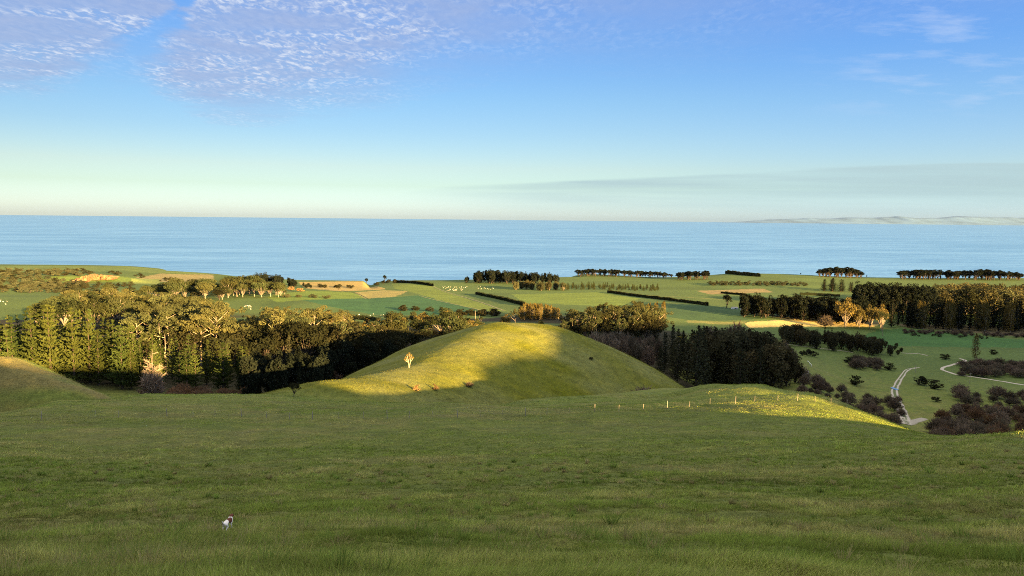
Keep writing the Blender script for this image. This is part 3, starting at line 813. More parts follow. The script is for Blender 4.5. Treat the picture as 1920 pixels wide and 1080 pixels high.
# left: sunlit pine block and the tall gums behind it
grove('pine', 70, (-30, 258), (325, 405), 'tall olive green pine in the sunlit plantation block left of the dead pale tree', 'tree', 'sunlit pine plantation', top=[(0, 590), (40, 588), (70, 572), (110, 570), (150, 574), (200, 590), (258, 604)], spread=(0.62, 1.02), wide=1.0)
grove('pine', 40, (235, 480), (325, 385), 'shorter green pine in the row in front of the tall gums, foot in shadow', 'tree', 'short pines in front of the gums', top=[(235, 600), (270, 615), (345, 622), (400, 634), (480, 650)], spread=(.62, 1.0), hmin=9, wide=1.0)
single('dead', 288, 322, 21, 'dead pale grey tree with bare twiggy branches in front of the pines', 'dead tree')
grove('gum', 30, (228, 425), (405, 520), 'tall golden gum with pale stem standing behind the short pines', 'tree', 'tall gums behind the short pines', top=[(228, 585), (300, 574), (320, 558), (370, 560), (400, 564), (425, 582)], spread=(.74, 1.02), hmin=12, wide=1.05)
grove('dbroad', 34, (228, 490), (400, 540), 'dark olive tree filling the shade between the tall gums', 'tree', 'dark trees among the gums', top=[(228, 598), (400, 590), (490, 612)], spread=(0.6, 0.98), hmin=6, wide=1.25)
grove('broad', 64, (70, 405), (560, 880), 'olive broadleaf tree in the wood behind the pine plantation', 'tree', 'broadleaf wood behind the pines', top=[(70, 566), (120, 546), (200, 536), (240, 545), (300, 548), (405, 556)], spread=(0.65, 1.0), hmin=7, wide=1.2)
grove('gum', 26, (90, 400), (560, 860), 'gum with open crown in the broadleaf wood behind the pine plantation', 'tree', 'gums in the wood behind the pines', top=[(90, 556), (130, 546), (200, 534), (240, 545), (300, 546), (400, 556)], spread=(.7, 1.02), hmin=10, wide=1.1)
grove('broad', 40, (245, 430), (1000, 1230), 'tree in the tree belt below the grassy gully slopes near the coast', 'tree', 'tree belt below the gullies', top=[(245, 540), (300, 528), (330, 520), (400, 520), (430, 538)], spread=(.75, 1.02), hmin=9, wide=1.15)
grove('dbroad', 16, (235, 430), (990, 1200), 'dark tree in the tree belt below the grassy gully slopes', 'tree', 'dark trees below the gullies', top=[(235, 545), (330, 530), (430, 540)], spread=(.6, .95), hmin=7, wide=1.4)
single('broad', 201, 1120, 19, 'lone spreading tree with visible stem below the orange cliff', 'tree', 1.25)
grove('scrub', 170, (-30, 150), (1190, 1690), 'grey green bush on the scrubby hillside left of the orange cliff', 'bush', 'scrub on the hillside by the cliff', h=(5, 10), wide=1.6)
grove('dscrub', 46, (-30, 160), (1190, 1690), 'dark bush on the scrubby hillside left of the orange cliff', 'bush', 'dark bushes on the hillside by the cliff', h=(6, 11), wide=1.5)
grove('dscrub', 40, (112, 250), (1130, 1420), 'dark bush in the shaded strip under the orange cliff', 'bush', 'bushes under the cliff', h=(5, 9), wide=1.6)
grove('dscrub', 22, (130, 330), (1540, 1640), 'small dark bush along the top of the orange cliff', 'bush', 'bushes above the cliff', h=(4, 7), wide=1.7)
grove('broad', 60, (425, 535), (1040, 1330), 'brown crowned tree in the coastal grove left of the tan field', 'tree', 'brown coastal grove', top=[(425, 516), (470, 514), (500, 524), (530, 530), (535, 550)], spread=(.72, 1.0), hmin=9, wide=1.1)
grove('belt', 26, (470, 585), (1400, 1560), 'dark pine at the coast behind the brown grove', 'tree', 'dark coastal pines behind the gums', top=[(470, 512), (500, 509), (540, 518), (585, 534)], spread=(.8, 1.0), hmin=7, wide=1.2)
grove('dscrub', 24, (560, 665), (1490, 1560), 'low dark bush in the hedgerow below the tan coastal field', 'bush', 'hedgerow below the tan field', h=(4, 7), wide=1.5)
grove('scrub', 20, (520, 620), (1040, 1080), 'brown bush in the hedgerow between the green fields', 'bush', 'hedgerow between the green fields', h=(3, 5), wide=1.5)
single('palebush', 546, 1260, 9, 'round brown bush at the edge of the brown coastal grove', 'bush', 1.3)
single('palebush', 564, 1230, 8, 'low pale round bush on the yellow green field beside the coastal grove', 'bush', 1.6)
single('dbroad', 634, 1380, 10, 'lone small dark tree at the top of the yellow green field', 'tree', 1.0)
single('windbreak', 687, 1860, 15, 'small dark tree left of the notch in the coast', 'tree', 1.0)
single('windbreak', 721, 1850, 19, 'larger dark tree right of the notch in the coast', 'tree', 1.0)
grove('dscrub', 14, (700, 745), (1760, 1850), 'low dark bush beside the notch in the coast', 'bush', 'bushes by the coastal notch', h=(4, 8), wide=1.5)
# middle wood
grove('gum', 46, (420, 720), (420, 660), 'slim gum with bare pale stem in the dark middle wood', 'tree', 'gums of the middle wood', top=[(420, 600), (450, 590), (520, 574), (545, 569), (600, 580), (640, 579), (660, 588), (720, 602)], spread=(.72, 1.02), hmin=10, wide=.9)
grove('dbroad', 80, (425, 760), (410, 640), 'dark tree in the shaded middle wood left of the round hill', 'tree', 'dark trees of the middle wood', top=[(425, 606), (520, 600), (640, 598), (760, 612)], spread=(0.62, 1.0), hmin=6, wide=1.15)
grove('fir', 26, (440, 660), (400, 520), 'dark conifer in the shaded middle wood', 'tree', 'dark conifers of the middle wood', top=[(440, 630), (500, 635), (620, 600), (660, 620)], spread=(.7, 1.0), hmin=8, wide=1.0)
grove('gold', 18, (440, 720), (500, 680), 'golden crowned tree rising sunlit out of the middle wood', 'tree', 'golden trees of the middle wood', top=[(440, 600), (540, 585), (600, 578), (720, 602)], spread=(.75, 1.0), hmin=8, wide=.8)
grove('broad', 34, (700, 905), (500, 740), 'sunlit olive tree at the wood edge left of the round hilltop', 'tree', 'trees left of the round hilltop', top=[(700, 608), (740, 583), (775, 582), (800, 600), (835, 573), (860, 580), (905, 600)], spread=(.7, 1.02), hmin=6, wide=.95)
grove('gold', 14, (720, 900), (560, 740), 'golden tree at the wood edge left of the round hilltop', 'tree', 'golden trees left of the round hilltop', top=[(720, 605), (760, 588), (835, 580), (900, 604)], spread=(.7, 1.0), hmin=6, wide=.85)
grove('dbroad', 46, (660, 860), (430, 560), 'dark shaded tree under the left flank of the round hill', 'tree', 'shaded trees under the round hill', top=[(660, 622), (740, 618), (860, 612)], spread=(0.6, 1.0), hmin=5, wide=1.0)
grove('baretree', 34, (560, 850), (400, 480), 'leafless grey tree in the shade under the left flank of the round hill', 'tree', 'bare trees under the round hill', h=(10, 18), wide=.9)
grove('bare', 50, (560, 880), (375, 440), 'leafless brown bush along the foot of the round hill', 'bush', 'bare bushes at the foot of the round hill', h=(3, 5.5), wide=1.3)
grove('rust', 26, (300, 480), (286, 322), 'rusty leafless bush in the dark hollow below the short pines', 'bush', 'rusty bushes in the hollow', h=(3.2, 5.5), wide=1.4)
single('baretree', 285, 300, 13, 'bare spreading brown tree in the dark hollow below the dead pale tree', 'tree', 1.3)
grove('dscrub', 18, (740, 840), (860, 900), 'dark bush in the hedgerow at the near edge of the dark green crop', 'bush', 'hedgerow below the dark green crop', h=(3, 6), wide=1.4)
grove('dscrub', 16, (850, 935), (800, 830), 'dark bush in the hedge behind the two pale dead stems', 'bush', 'hedge behind the dead stems', h=(5, 8), wide=1.4)
grove('belt', 34, (440, 610), (300, 400), 'dark shaded tree in the hollow behind the small round saddle tree', 'tree', 'dark trees in the hollow', top=[(440, 640), (520, 648), (610, 640)], spread=(0.45, 0.95), hmin=6, wide=.9)  # crowns here catch sun; near-black leaf colour stands in for shade, next grove too
grove('belt', 24, (590, 740), (375, 430), 'dark shaded tree close behind the left foot of the round hill', 'tree', 'dark trees behind the hill foot', top=[(590, 622), (740, 625)], spread=(.5, .95), hmin=5, wide=.9)
# behind the round hill
grove('poplar', 44, (972, 1050), (760, 800), 'golden poplar in the short row behind the round hilltop', 'tree', 'short golden poplar row', top=[(972, 575), (985, 566), (1030, 570), (1050, 578)], spread=(.85, 1.02), wide=1.5)
single('gold', 948, 660, 15, 'leftmost of the sunlit trees peeping over the round hilltop, full golden crown', 'tree', .9)
single('gum', 966, 640, 20, 'slim golden gum directly behind the round hilltop', 'tree', .7)
single('broad', 1011, 640, 12, 'small olive tree peeping over the hilltop in front of the golden poplar row', 'tree', .9)
single('gold', 1027, 620, 9, 'low golden tree just left of the white roofed shed', 'tree', 1.0)
grove('gum', 52, (1050, 1235), (560, 780), 'gum with autumn gold crown in the wood right of the round hill', 'tree', 'gums right of the round hill', top=[(1050, 598), (1070, 580), (1140, 567), (1165, 571), (1190, 563), (1235, 575)], spread=(.66, 1.02), hmin=8, wide=.8)
grove('poplar', 14, (1192, 1250), (740, 790), 'tall narrow golden poplar at the right end of the wood behind the round hill', 'tree', 'tall golden poplars', top=[(1192, 570), (1250, 562)], spread=(.9, 1.02), wide=.85)
grove('dbroad', 46, (1048, 1230), (560, 760), 'dark tree filling the wood right of the round hill', 'tree', 'dark trees right of the round hill', top=[(1048, 600), (1140, 585), (1230, 590)], spread=(0.65, 1.0), hmin=6, wide=1.0)
grove('baretree', 56, (1065, 1235), (440, 600), 'leafless grey stemmed tree in the shade right of the round hill', 'tree', 'bare trees right of the round hill', top=[(1065, 625), (1140, 618), (1235, 632)], spread=(.7, 1.0), hmin=7, wide=.75)
single('yellow', 1279, 590, 14, 'smaller bright yellow tree at the end of the bare wood', 'tree', .72)
single('yellow', 1306, 600, 15, 'larger bright yellow tree above the dark conifer wood', 'tree', .8)
single('palebush', 1357, 640, 7.5, 'pale round dome of a bush above the dark conifer wood', 'bush', 1.6)
single('dbroad', 1410, 640, 11, 'dark crooked tree at the near edge of the gold field', 'tree', 1.2)
grove('fir', 44, (1228, 1445), (405, 520), 'tall dark conifer in the shaded wood behind the right spur', 'tree', 'dark conifer wood', top=[(1228, 622), (1260, 606), (1300, 612), (1350, 616), (1400, 614), (1445, 622)], spread=(0.62, 1.04), hmin=12, wide=1.1)
grove('dome', 34, (1300, 1490), (420, 530), 'dark round crowned tree at the right end of the shaded conifer wood', 'tree', 'dark round trees', top=[(1300, 612), (1350, 606), (1420, 606), (1455, 616), (1475, 640), (1492, 682)], spread=(0.6, 1.04), hmin=8, wide=1.0)
grove('baretree', 16, (1300, 1490), (500, 560), 'leafless tree showing above the dark conifer wood', 'tree', 'bare trees above the dark wood', top=[(1300, 610), (1400, 606), (1490, 650)], spread=(.8, 1.02), hmin=6, wide=.9)
grove('bare', 5, (1180, 1252), (262, 300), 'broad brown leafless bush between the round hill and the dark wood', 'bush', 'brown bushes right of the round hill', h=(6, 8), wide=1.5)
# right valley
grove('dome', 44, (1462, 1690), (690, 760), 'dark tree in the shaded row below the gold field', 'tree', 'dark row below the gold field', top=[(1462, 605), (1490, 602), (1520, 615), (1600, 618), (1650, 628), (1690, 656)], spread=(.72, 1.0), hmin=5, wide=1.0)
grove('fir', 16, (1462, 1685), (700, 760), 'dark conifer in the shaded row below the gold field', 'tree', 'dark conifers below the gold field', top=[(1462, 608), (1500, 606), (1600, 618), (1685, 652)], spread=(.72, 1.0), hmin=5, wide=1.1)
grove('belt', 70, (1388, 1625), (925, 990), 'black green conifer in the long shelter belt behind the gold field', 'tree', 'shelter belt behind the gold field', top=[(1388, 550), (1400, 547), (1440, 553), (1520, 550), (1625, 560)], spread=(.86, 1.02), hmin=12, wide=1.0)
grove('gold', 13, (1572, 1662), (885, 925), 'golden leafy tree in front of the right end of the dark shelter belt', 'tree', 'golden trees by the shelter belt', top=[(1572, 566), (1585, 553), (1610, 570), (1640, 562), (1662, 574)], spread=(.7, 1.0), wide=0.7)
single('gum', 1655, 840, 27, 'tall sunlit golden gum standing alone at the right end of the gold field', 'tree', .85)
single('bare', 1547, 880, 15, 'large brown dome of a leafless tree behind the gold field', 'tree', 1.1)
single('windbreak', 1362, 1075, 22, 'broad dark tree standing alone left of the shelter belt', 'tree', 1.15)
grove('darkfir', 76, (1668, 1935), (925, 985), 'dark conifer in the tall belt at the right edge of the valley', 'tree', 'tall belt at the right', top=[(1668, 564), (1700, 560), (1780, 557), (1935, 567)], spread=(.84, 1.02), hmin=12, wide=1.1)
grove('poplar', 16, (1690, 1915), (925, 935), 'pale poplar with sunlit tip along the front of the tall right belt', 'tree', 'pale poplars before the tall right belt', top=[(1690, 556), (1915, 562)], spread=(.85, 1.0), wide=1.1)
grove('belt', 52, (1606, 1745), (1090, 1150), 'dark conifer in the second belt behind the tall right belt', 'tree', 'second belt at the right', top=[(1606, 526), (1640, 525), (1700, 521), (1740, 530), (1765, 544)], spread=(.84, 1.02), hmin=9, wide=1.0)
grove('domegold', 60, (1750, 1935), (1100, 1290), 'brown gold tree in the mixed grove above the tall right belt', 'tree', 'mixed grove at the right', top=[(1742, 530), (1800, 526), (1850, 524), (1935, 530)], spread=(.7, 1.02), hmin=7, wide=1.15)
# coast
grove('windbreak', 64, (1083, 1262), (2010, 2085), 'dark pine in the long row on the coast above the plantation', 'tree', 'long coastal pine row', top=[(1083, 504), (1120, 502), (1180, 505), (1240, 508), (1262, 514)], spread=(.86, 1.02), hmin=10, wide=1.5)
grove('windbreak', 26, (1266, 1326), (1880, 1940), 'dark pine in the short block at the right end of the long coastal row', 'tree', 'short coastal pine block', top=[(1266, 508), (1326, 506)], spread=(.86, 1.0), hmin=10, wide=1.3)
grove('windbreak', 40, (1534, 1614), (2060, 2130), 'dark domed pine in the clump on the coast with sea behind', 'tree', 'coastal pine clump', top=[(1534, 504), (1560, 499), (1595, 500), (1614, 507)], spread=(.9, 1.02), hmin=10, wide=1.35)
grove('windbreak', 84, (1689, 1912), (2030, 2130), 'dark pine in the far right row on the coast', 'tree', 'far right coastal row', top=[(1689, 504), (1720, 503), (1790, 506), (1850, 503), (1912, 510)], spread=(.86, 1.02), hmin=10, wide=1.4)
single('windbreak', 1501, 2160, 6, 'tiny lone tree on the skyline left of the coastal pine clump', 'tree', 1.2)
single('windbreak', 1625, 2140, 7, 'tiny lone tree just right of the coastal pine clump', 'tree', 1.0)
single('windbreak', 1413, 1980, 6, 'tiny lone tree beside the coastal hedge', 'tree', 1.0)
grove('belt', 46, (866, 1045), (1700, 1800), 'dark conifer in the coastal grove above the row of pale domed trees', 'tree', 'coastal conifer grove', top=[(866, 524), (880, 514), (905, 504), (940, 505), (1000, 508), (1045, 512)], spread=(.82, 1.02), hmin=8, wide=1.1)
grove('domegold', 8, (962, 1000), (1480, 1540), 'pale domed tree in the left pair of clumps before the coastal grove', 'tree', 'left pale domed trees', top=[(962, 525), (1000, 524)], spread=(.85, 1.02), hmin=6, wide=1.2)
grove('domegold', 14, (1004, 1062), (1450, 1520), 'olive domed tree in the right clump before the coastal grove', 'tree', 'right pale domed trees', top=[(1004, 526), (1062, 528)], spread=(.85, 1.02), hmin=6, wide=1.1)
grove('youngfir', 96, (1060, 1236), (1480, 1620), 'small young conifer in the plantation strip across the fields', 'tree', 'young plantation strip', h=(8, 12), skip=None, wide=1.9)
grove('scrub', 50, (1330, 1510), (1680, 1740), 'brown bush in the long hedgerow under the coastal hedge', 'bush', 'long brown hedgerow', h=(6, 10), wide=1.4)
grove('darkfir', 9, (1536, 1602), (1540, 1580), 'dark conifer in the small clump on the field below the coastal pine clump', 'tree', 'small dark field clump', top=[(1536, 528), (1552, 517), (1575, 522), (1602, 528)], spread=(.8, 1.0), hmin=6, wide=2.0)
# bushes of the right valley floor
track_skip = lambda px, Y: (abs(px - 1690) < 26 and Y < 560) or (abs(px - 1712) < 40 and Y < 455)
grove('bare', 96, (1715, 1935), (352, 520), 'purple brown leafless bush in the thicket at the lower right', 'bush', 'thicket at the lower right', h=(3, 9.5), skip=lambda px, Y: track_skip(px, Y) or (Y > 455 and px < 1790), wide=1.15)
grove('rust', 22, (1740, 1930), (352, 470), 'reddish leafless bush in the thicket at the lower right', 'bush', 'reddish bushes at the lower right', h=(5, 9), wide=1.2)
grove('bare', 44, (1500, 1690), (405, 500), 'grey brown leafless bush in the shade under the sunlit spur', 'bush', 'bushes under the spur', h=(3, 8), wide=1.2)
grove('bare', 44, (1800, 1940), (600, 670), 'dark brown leafless bush above the straight gravel road', 'bush', 'bushes above the straight road', h=(3.5, 8), wide=1.5)
grove('bare', 40, (1690, 1935), (870, 900), 'brown bush in the low hedgerow before the tall right belt', 'bush', 'low hedgerow before the right belt', h=(3, 5), wide=1.6)
grove('scrub', 14, (1690, 1860), (850, 866), 'pale bush scattered along the low hedgerow before the tall right belt', 'bush', 'pale bushes before the right belt', h=(2, 3.5), wide=1.4)
single('poplar', 1828, 700, 25, 'tall narrow brown poplar standing alone in the right valley', 'tree', 1.25)
grove('bare', 14, (1596, 1650), (610, 650), 'brown bush in the broad clump on the right valley pasture', 'bush', 'bush clump on the valley pasture', h=(5, 9), wide=1.3)
grove('dscrub', 3, (1502, 1530), (620, 640), 'dark rounded bush beside the little valley gate', 'bush', 'dark bushes by the valley gate', h=(5, 7), wide=1.4)
for px, Y, h, lb in [(1604, 545, 7, 'dark bush alone in the middle of the right valley pasture'), (1772, 690, 6, 'dark bush left of the lone brown poplar'),
                     (1722, 560, 8, 'dark bush beside the curve of the gravel track'), (1752, 545, 7, 'broad dark bush right of the gravel track'), (1756, 500, 4, 'small dark bush below the broad dark bush by the track'),
                     (1862, 735, 5, 'long low dark bush right of the lone brown poplar'), (1668, 620, 6, 'small upright dark bush at the right end of the brown bush clump'),
                     (1590, 640, 5, 'low dark bush left of the broad brown bush clump')]:
    single('dscrub', px, Y, h, lb, 'bush', 1.5)
# on the round hill and its saddle
single('dbroad', 551, 0, 4.2, 'small dark round tree standing alone on the saddle left of the round hill', 'tree', .95, py=744)
single('palebush', 781, 0, 2.3, 'left of two pale dry bushes at the sunlit foot of the round hill', 'bush', 1.0, py=734)
single('palebush', 818, 0, 2.1, 'right of two pale dry bushes at the sunlit foot of the round hill', 'bush', 1.05, py=731)
single('bare', 880, 0, 1.8, 'small dark bush on the shaded face of the round hill', 'bush', 1.5, py=725)
single('dscrub', 1109, 0, 1.6, 'tiny dark bush high on the shaded right face of the round hill', 'bush', 1.2, py=676)

# ---- leave out what the photograph cannot show: hidden behind ground or by nearer trees
_tb = np.arange(-.80, .80, 1 / FPX)
_cy = np.concatenate([np.arange(8, 420, 1.5), np.arange(420, 2300, 6.0)])
_sl = (gz((_tb[::4, None] * _cy[None]).ravel(), np.tile(_cy, len(_tb[::4]))).reshape(-1, len(_cy)) - ZCAM) / _cy[None]
_cum = np.maximum.accumulate(_sl, 1)
cover = np.full(len(_tb), -9.0)
KEPT = []
for d in sorted(PLAN, key=lambda d: d['y']):
    S = SPECIES[d['sp']]
    rad = S['R'] * d['w'] / S['H']
    t = d['x'] / d['y']; ht = rad / d['y']
    i0, i1 = np.searchsorted(_tb, [t - ht, t + ht])
    if i1 <= i0: i1 = i0 + 1
    if i0 >= len(_tb) or i1 <= 0 or abs(t) > .71 + ht: continue
    i0, i1 = max(i0, 0), min(i1, len(_tb))
    q = np.clip(np.abs(_tb[i0:i1] - t) / ht, 0, 1)
    prof = (1 - q) if d['sp'] in ('pine', 'fir', 'youngfir') else np.sqrt(1 - q * q)
    top = (d['z'] + d['h'] * (.35 + .65 * prof) - ZCAM) / d['y']
    k = np.clip(np.searchsorted(_cy, d['y'] - 3) - 1, 0, len(_cy) - 1)
    low = np.maximum(cover[i0:i1], _cum[np.clip(np.arange(i0, i1) // 4, 0, len(_cum) - 1), k])
    vis = np.clip(top - np.maximum(low, (d['z'] - ZCAM) / d['y']), 0, None).sum() * FPX      # square photo pixels
    own = 1.5 * rad * d['h'] / d['y'] ** 2 * FPX ** 2
    if vis < (max(3.0, min(26, .10 * own)) if not d.get('keep') else .5): continue
    d['vis'] = vis
    KEPT.append(d)
    solid = (d['z'] + d['h'] * .66 * (.35 + .65 * prof) - ZCAM) / d['y']
    cover[i0:i1] = np.maximum(cover[i0:i1], np.where(q < .75, solid, -9))

_count = {}
for d in KEPT:
    S = SPECIES[d['sp']]
    tm, cm, jm = S['var'][int(rng.integers(len(S['var'])))]
    loc, rz = (d['x'], d['y'], d['z'] - .15), float(rng.uniform(0, 6.28))
    sc = (d['w'] / S['H'], d['w'] / S['H'], d['h'] / S['H'])
    if d['h'] / d['y'] * FPX > 17:
        o = add(S['name'], None, None, loc, rz, sc)
        add('trunk', tm, o); add('crown', cm, o)
    else:
        o = add(S['name'], jm, None, loc, rz, sc)
    tag(o, d['label'], d['cat'], d.get('group'))
    _count[S['name']] = _count.get(S['name'], 0) + 1
print('TREES', len(PLAN), '->', len(KEPT), _count)

# ---------------------------------------------------------------- tracks, ford, cliff, far hills
GRAVEL = NT('pale_gravel')
_t = GRAVEL.n('VertexColor', layer_name='tint').outputs[0]
_f = GRAVEL.maprange(GRAVEL.noise(GRAVEL.n('NewGeometry').outputs['Position'], .9, 5, .7), .25, .75, .65, 1.35)
_b = GRAVEL.n('BsdfPrincipled', {'Base Color': GRAVEL.n('VectorMath', {0: _t, 'Scale': _f}, operation='SCALE').outputs[0], 'Roughness': .95, 'Specular IOR Level': .1})
GRAVEL.n('OutputMaterial', {'Surface': _b.outputs[0]})

def path_pts(pix, step):
    P = np.array([hit(px, py)[:2] for px, py in pix])
    s = np.concatenate([[0], np.cumsum(np.hypot(*np.diff(P, axis=0).T))])
    q = np.arange(0, s[-1], step)
    return np.stack([pchip(s, P[:, 0], q), pchip(s, P[:, 1], q)], 1), q / s[-1]

def ribbon(name, pix, w0, w1, label, rut=True, rgb=(.40, .36, .30)):
    P, f = path_pts(pix, 2.0)
    T = unit(np.gradient(P, axis=0)); N = np.stack([-T[:, 1], T[:, 0]], 1)
    k = np.linspace(-1, 1, 9)
    W = (w0 + (w1 - w0) * f) * (1 + .35 * vnoise(f * 40, f * 0 + 3, 21))
    XY = P[:, None] + N[:, None] * k[None, :, None] * W[:, None, None] / 2
    x, y = XY[..., 0].ravel(), XY[..., 1].ravel()
    z = gz(x, y) + .22 - .12 * np.tile(np.abs(k) > .9, len(P)) * 1.5
    c = np.tile(np.array(rgb), (len(x), 1))
    kk = np.tile(np.abs(k), len(P)); n = vnoise(x / 3, y / 3, 22)
    if rut: c[(kk < .3) & (n > -.25)] = (.10, .12, .045)
    c[kk > .85] = (.16, .15, .07)
    i = np.arange(len(P) - 1)[:, None] * 9 + np.arange(8)[None]
    me = np_mesh(name, np.stack([x, y, z], 1), np.stack([i, i + 1, i + 10, i + 9], -1).reshape(-1, 4)[:, ::-1], [GRAVEL.m], True, c)
    return tag(add(name, me), label, 'track', kind='structure')

ribbon('gravel_track', [(1722, 689.5), (1704, 694), (1692, 705), (1682, 722), (1677, 734), (1682, 752), (1690, 770), (1696, 786), (1702, 797)], 2.6, 7.0, 'pale rutted gravel track curving down the right valley')
ribbon('gravel_fan', [(1698, 797), (1712, 793), (1734, 786)], 7, 5, 'pale fan of bare gravel at the foot of the track', False, (.30, .27, .22))
ribbon('gravel_road', [(1945, 727), (1880, 717), (1830, 709), (1790, 702.5), (1770, 696), (1768, 691), (1780, 686), (1797, 681), (1808, 676), (1800, 672.5)], 3.0, 3.2, 'narrow straight pale gravel road at the right edge', False)
ribbon('farm_path', [(1452, 643), (1510, 651), (1570, 658), (1602, 662)], 2.4, 2.4, 'thin pale farm path below the dark row of trees', False, (.26, .25, .18))
ribbon('farm_path', [(812, 537), (838, 548), (880, 560), (945, 583)], 3.5, 3.5, 'pale farm track slanting down beside the larger flock of sheep', True, (.24, .22, .11))
ribbon('farm_path', [(786, 555), (830, 566), (905, 583)], 2.4, 2.4, 'thin pale edge path along the dark green crop', False, (.24, .23, .09))
ribbon('farm_path', [(1440, 603), (1490, 599), (1540, 597)], 3, 3, 'pale path along the top of the gold field', False, (.30, .25, .13))
ribbon('farm_path', [(1180, 552), (1290, 558), (1380, 563)], 2.2, 2.2, 'thin pale path on the pasture above the longest hedge', False, (.17, .17, .07))
ribbon('farm_path', [(690, 560), (664, 549), (640, 545)], 2.0, 2.0, 'dark field edge between the yellow green and tan fields', False, (.06, .07, .03))
ribbon('farm_path', [(1690, 662), (1722, 664.5), (1742, 668)], 2.2, 2.2, 'short pale farm path across the far valley pasture', False, (.30, .29, .22))

x, y, z = hit(1677, 731)
w = NT('puddle_water'); b = w.n('BsdfPrincipled', {'Base Color': (.10, .15, .20, 1), 'Roughness': .08}); w.n('OutputMaterial', {'Surface': b.outputs[0]})
a = np.linspace(0, 2 * np.pi, 25)[:-1]; r = 1 + .25 * vnoise(np.cos(a) * 2, np.sin(a) * 2, 5)
me = np_mesh('puddle', np.concatenate([np.stack([np.cos(a) * r * 1.6, np.sin(a) * r * 5, a * 0], 1), [[0, 0, 0]]]), np.stack([np.arange(24), (np.arange(24) + 1) % 24, np.full(24, 24)], 1), [w.m])
tag(add('puddle', me, None, (x, y, z + .5)), 'small blue puddle across the gravel track', 'puddle', kind='structure')

CLAY = simple_mat('orange_clay', (.21, .11, .052), .95, .6, .12)
pb = np.array([hit(px, py) for px, py in [(138, 528), (150, 531), (163, 531), (175, 527), (190, 526), (205, 525), (222, 523)]])
htp = np.array([3, 10, 13, 9, 8, 7, 3]) * pb[:, 1] / FPX
q = np.linspace(0, 6, 90); vv = np.linspace(0, 1, 14)
bx, by, bz, hh = (np.interp(q, np.arange(7), c) for c in (pb[:, 0], pb[:, 1], pb[:, 2], htp))
QX = bx[:, None] + 0 * vv[None]
lump = 7.0 * vnoise(QX / 6, vv[None] * 3 + q[:, None] * .3, 41) + 5 * vnoise(QX / 2.3, vv[None] * 7, 42)
QY = by[:, None] - 7 + vv[None] * 7 + lump
QZ = bz[:, None] - 1 + vv[None] * (hh[:, None] + 1) + .8 * lump * (vv[None] > .9)
i = np.arange(89)[:, None] * 14 + np.arange(13)[None]
front_f = np.stack([i, i + 14, i + 15, i + 1], -1).reshape(-1, 4)
nb = 90 * 14
back = np.stack([bx, by + 16, bz + hh * .8], 1); tl = np.arange(90) * 14 + 13
topf = np.stack([tl[:-1], tl[1:], nb + np.arange(1, 90), nb + np.arange(89)], 1)
me = np_mesh('cliff', np.concatenate([np.stack([QX.ravel(), QY.ravel(), QZ.ravel()], 1), back]), np.concatenate([front_f, topf]), [CLAY], False)
tag(add('cliff', me), 'sunlit orange clay cliff on the left hillside', 'cliff', kind='structure')

FAR = simple_mat('far_hill_haze_blue', (.095, .175, .28), .95, .3, .0006)  # distance haze painted in as a blue base colour
prof = [(1340, 419), (1400, 414.5), (1440, 411.5), (1475, 411), (1510, 409), (1560, 409.5), (1600, 407.5), (1640, 408), (1680, 406), (1720, 408.5), (1760, 408), (1800, 405), (1850, 406), (1900, 408), (1960, 407), (2040, 412)]
Yh = 57000.0
hp = np.array([(*px_pt(a, np.interp(a, [p[0] for p in prof], [p[1] for p in prof]), Yh),) for a in np.linspace(1340, 2040, 160)])
hp[:, 2] = np.maximum(hp[:, 2] * (1 + .12 * vnoise(hp[:, 0] / 700, hp[:, 0] * 0, 51)), 5)
rowsH = []
for k, (dy, f) in enumerate([(-3500, -.02), (-2600, .25), (-1500, .55), (-700, .8), (0, 1.0), (900, .7), (2500, .2), (3500, -.02)]):
    rowsH.append(np.stack([hp[:, 0], Yh + dy + 500 * vnoise(hp[:, 0] / 900, hp[:, 0] * 0 + k, 52), hp[:, 2] * f * (1 + .3 * vnoise(hp[:, 0] / 500, hp[:, 0] * 0 + k, 53) * (f < .95)) - 2], 1))
i = np.arange(7)[:, None] * 160 + np.arange(159)[None]
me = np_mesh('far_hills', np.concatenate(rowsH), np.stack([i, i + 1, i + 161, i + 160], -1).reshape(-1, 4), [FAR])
tag(add('far_hills', me), 'faint blue hills on the horizon across the sea at the right', 'hills', kind='structure')

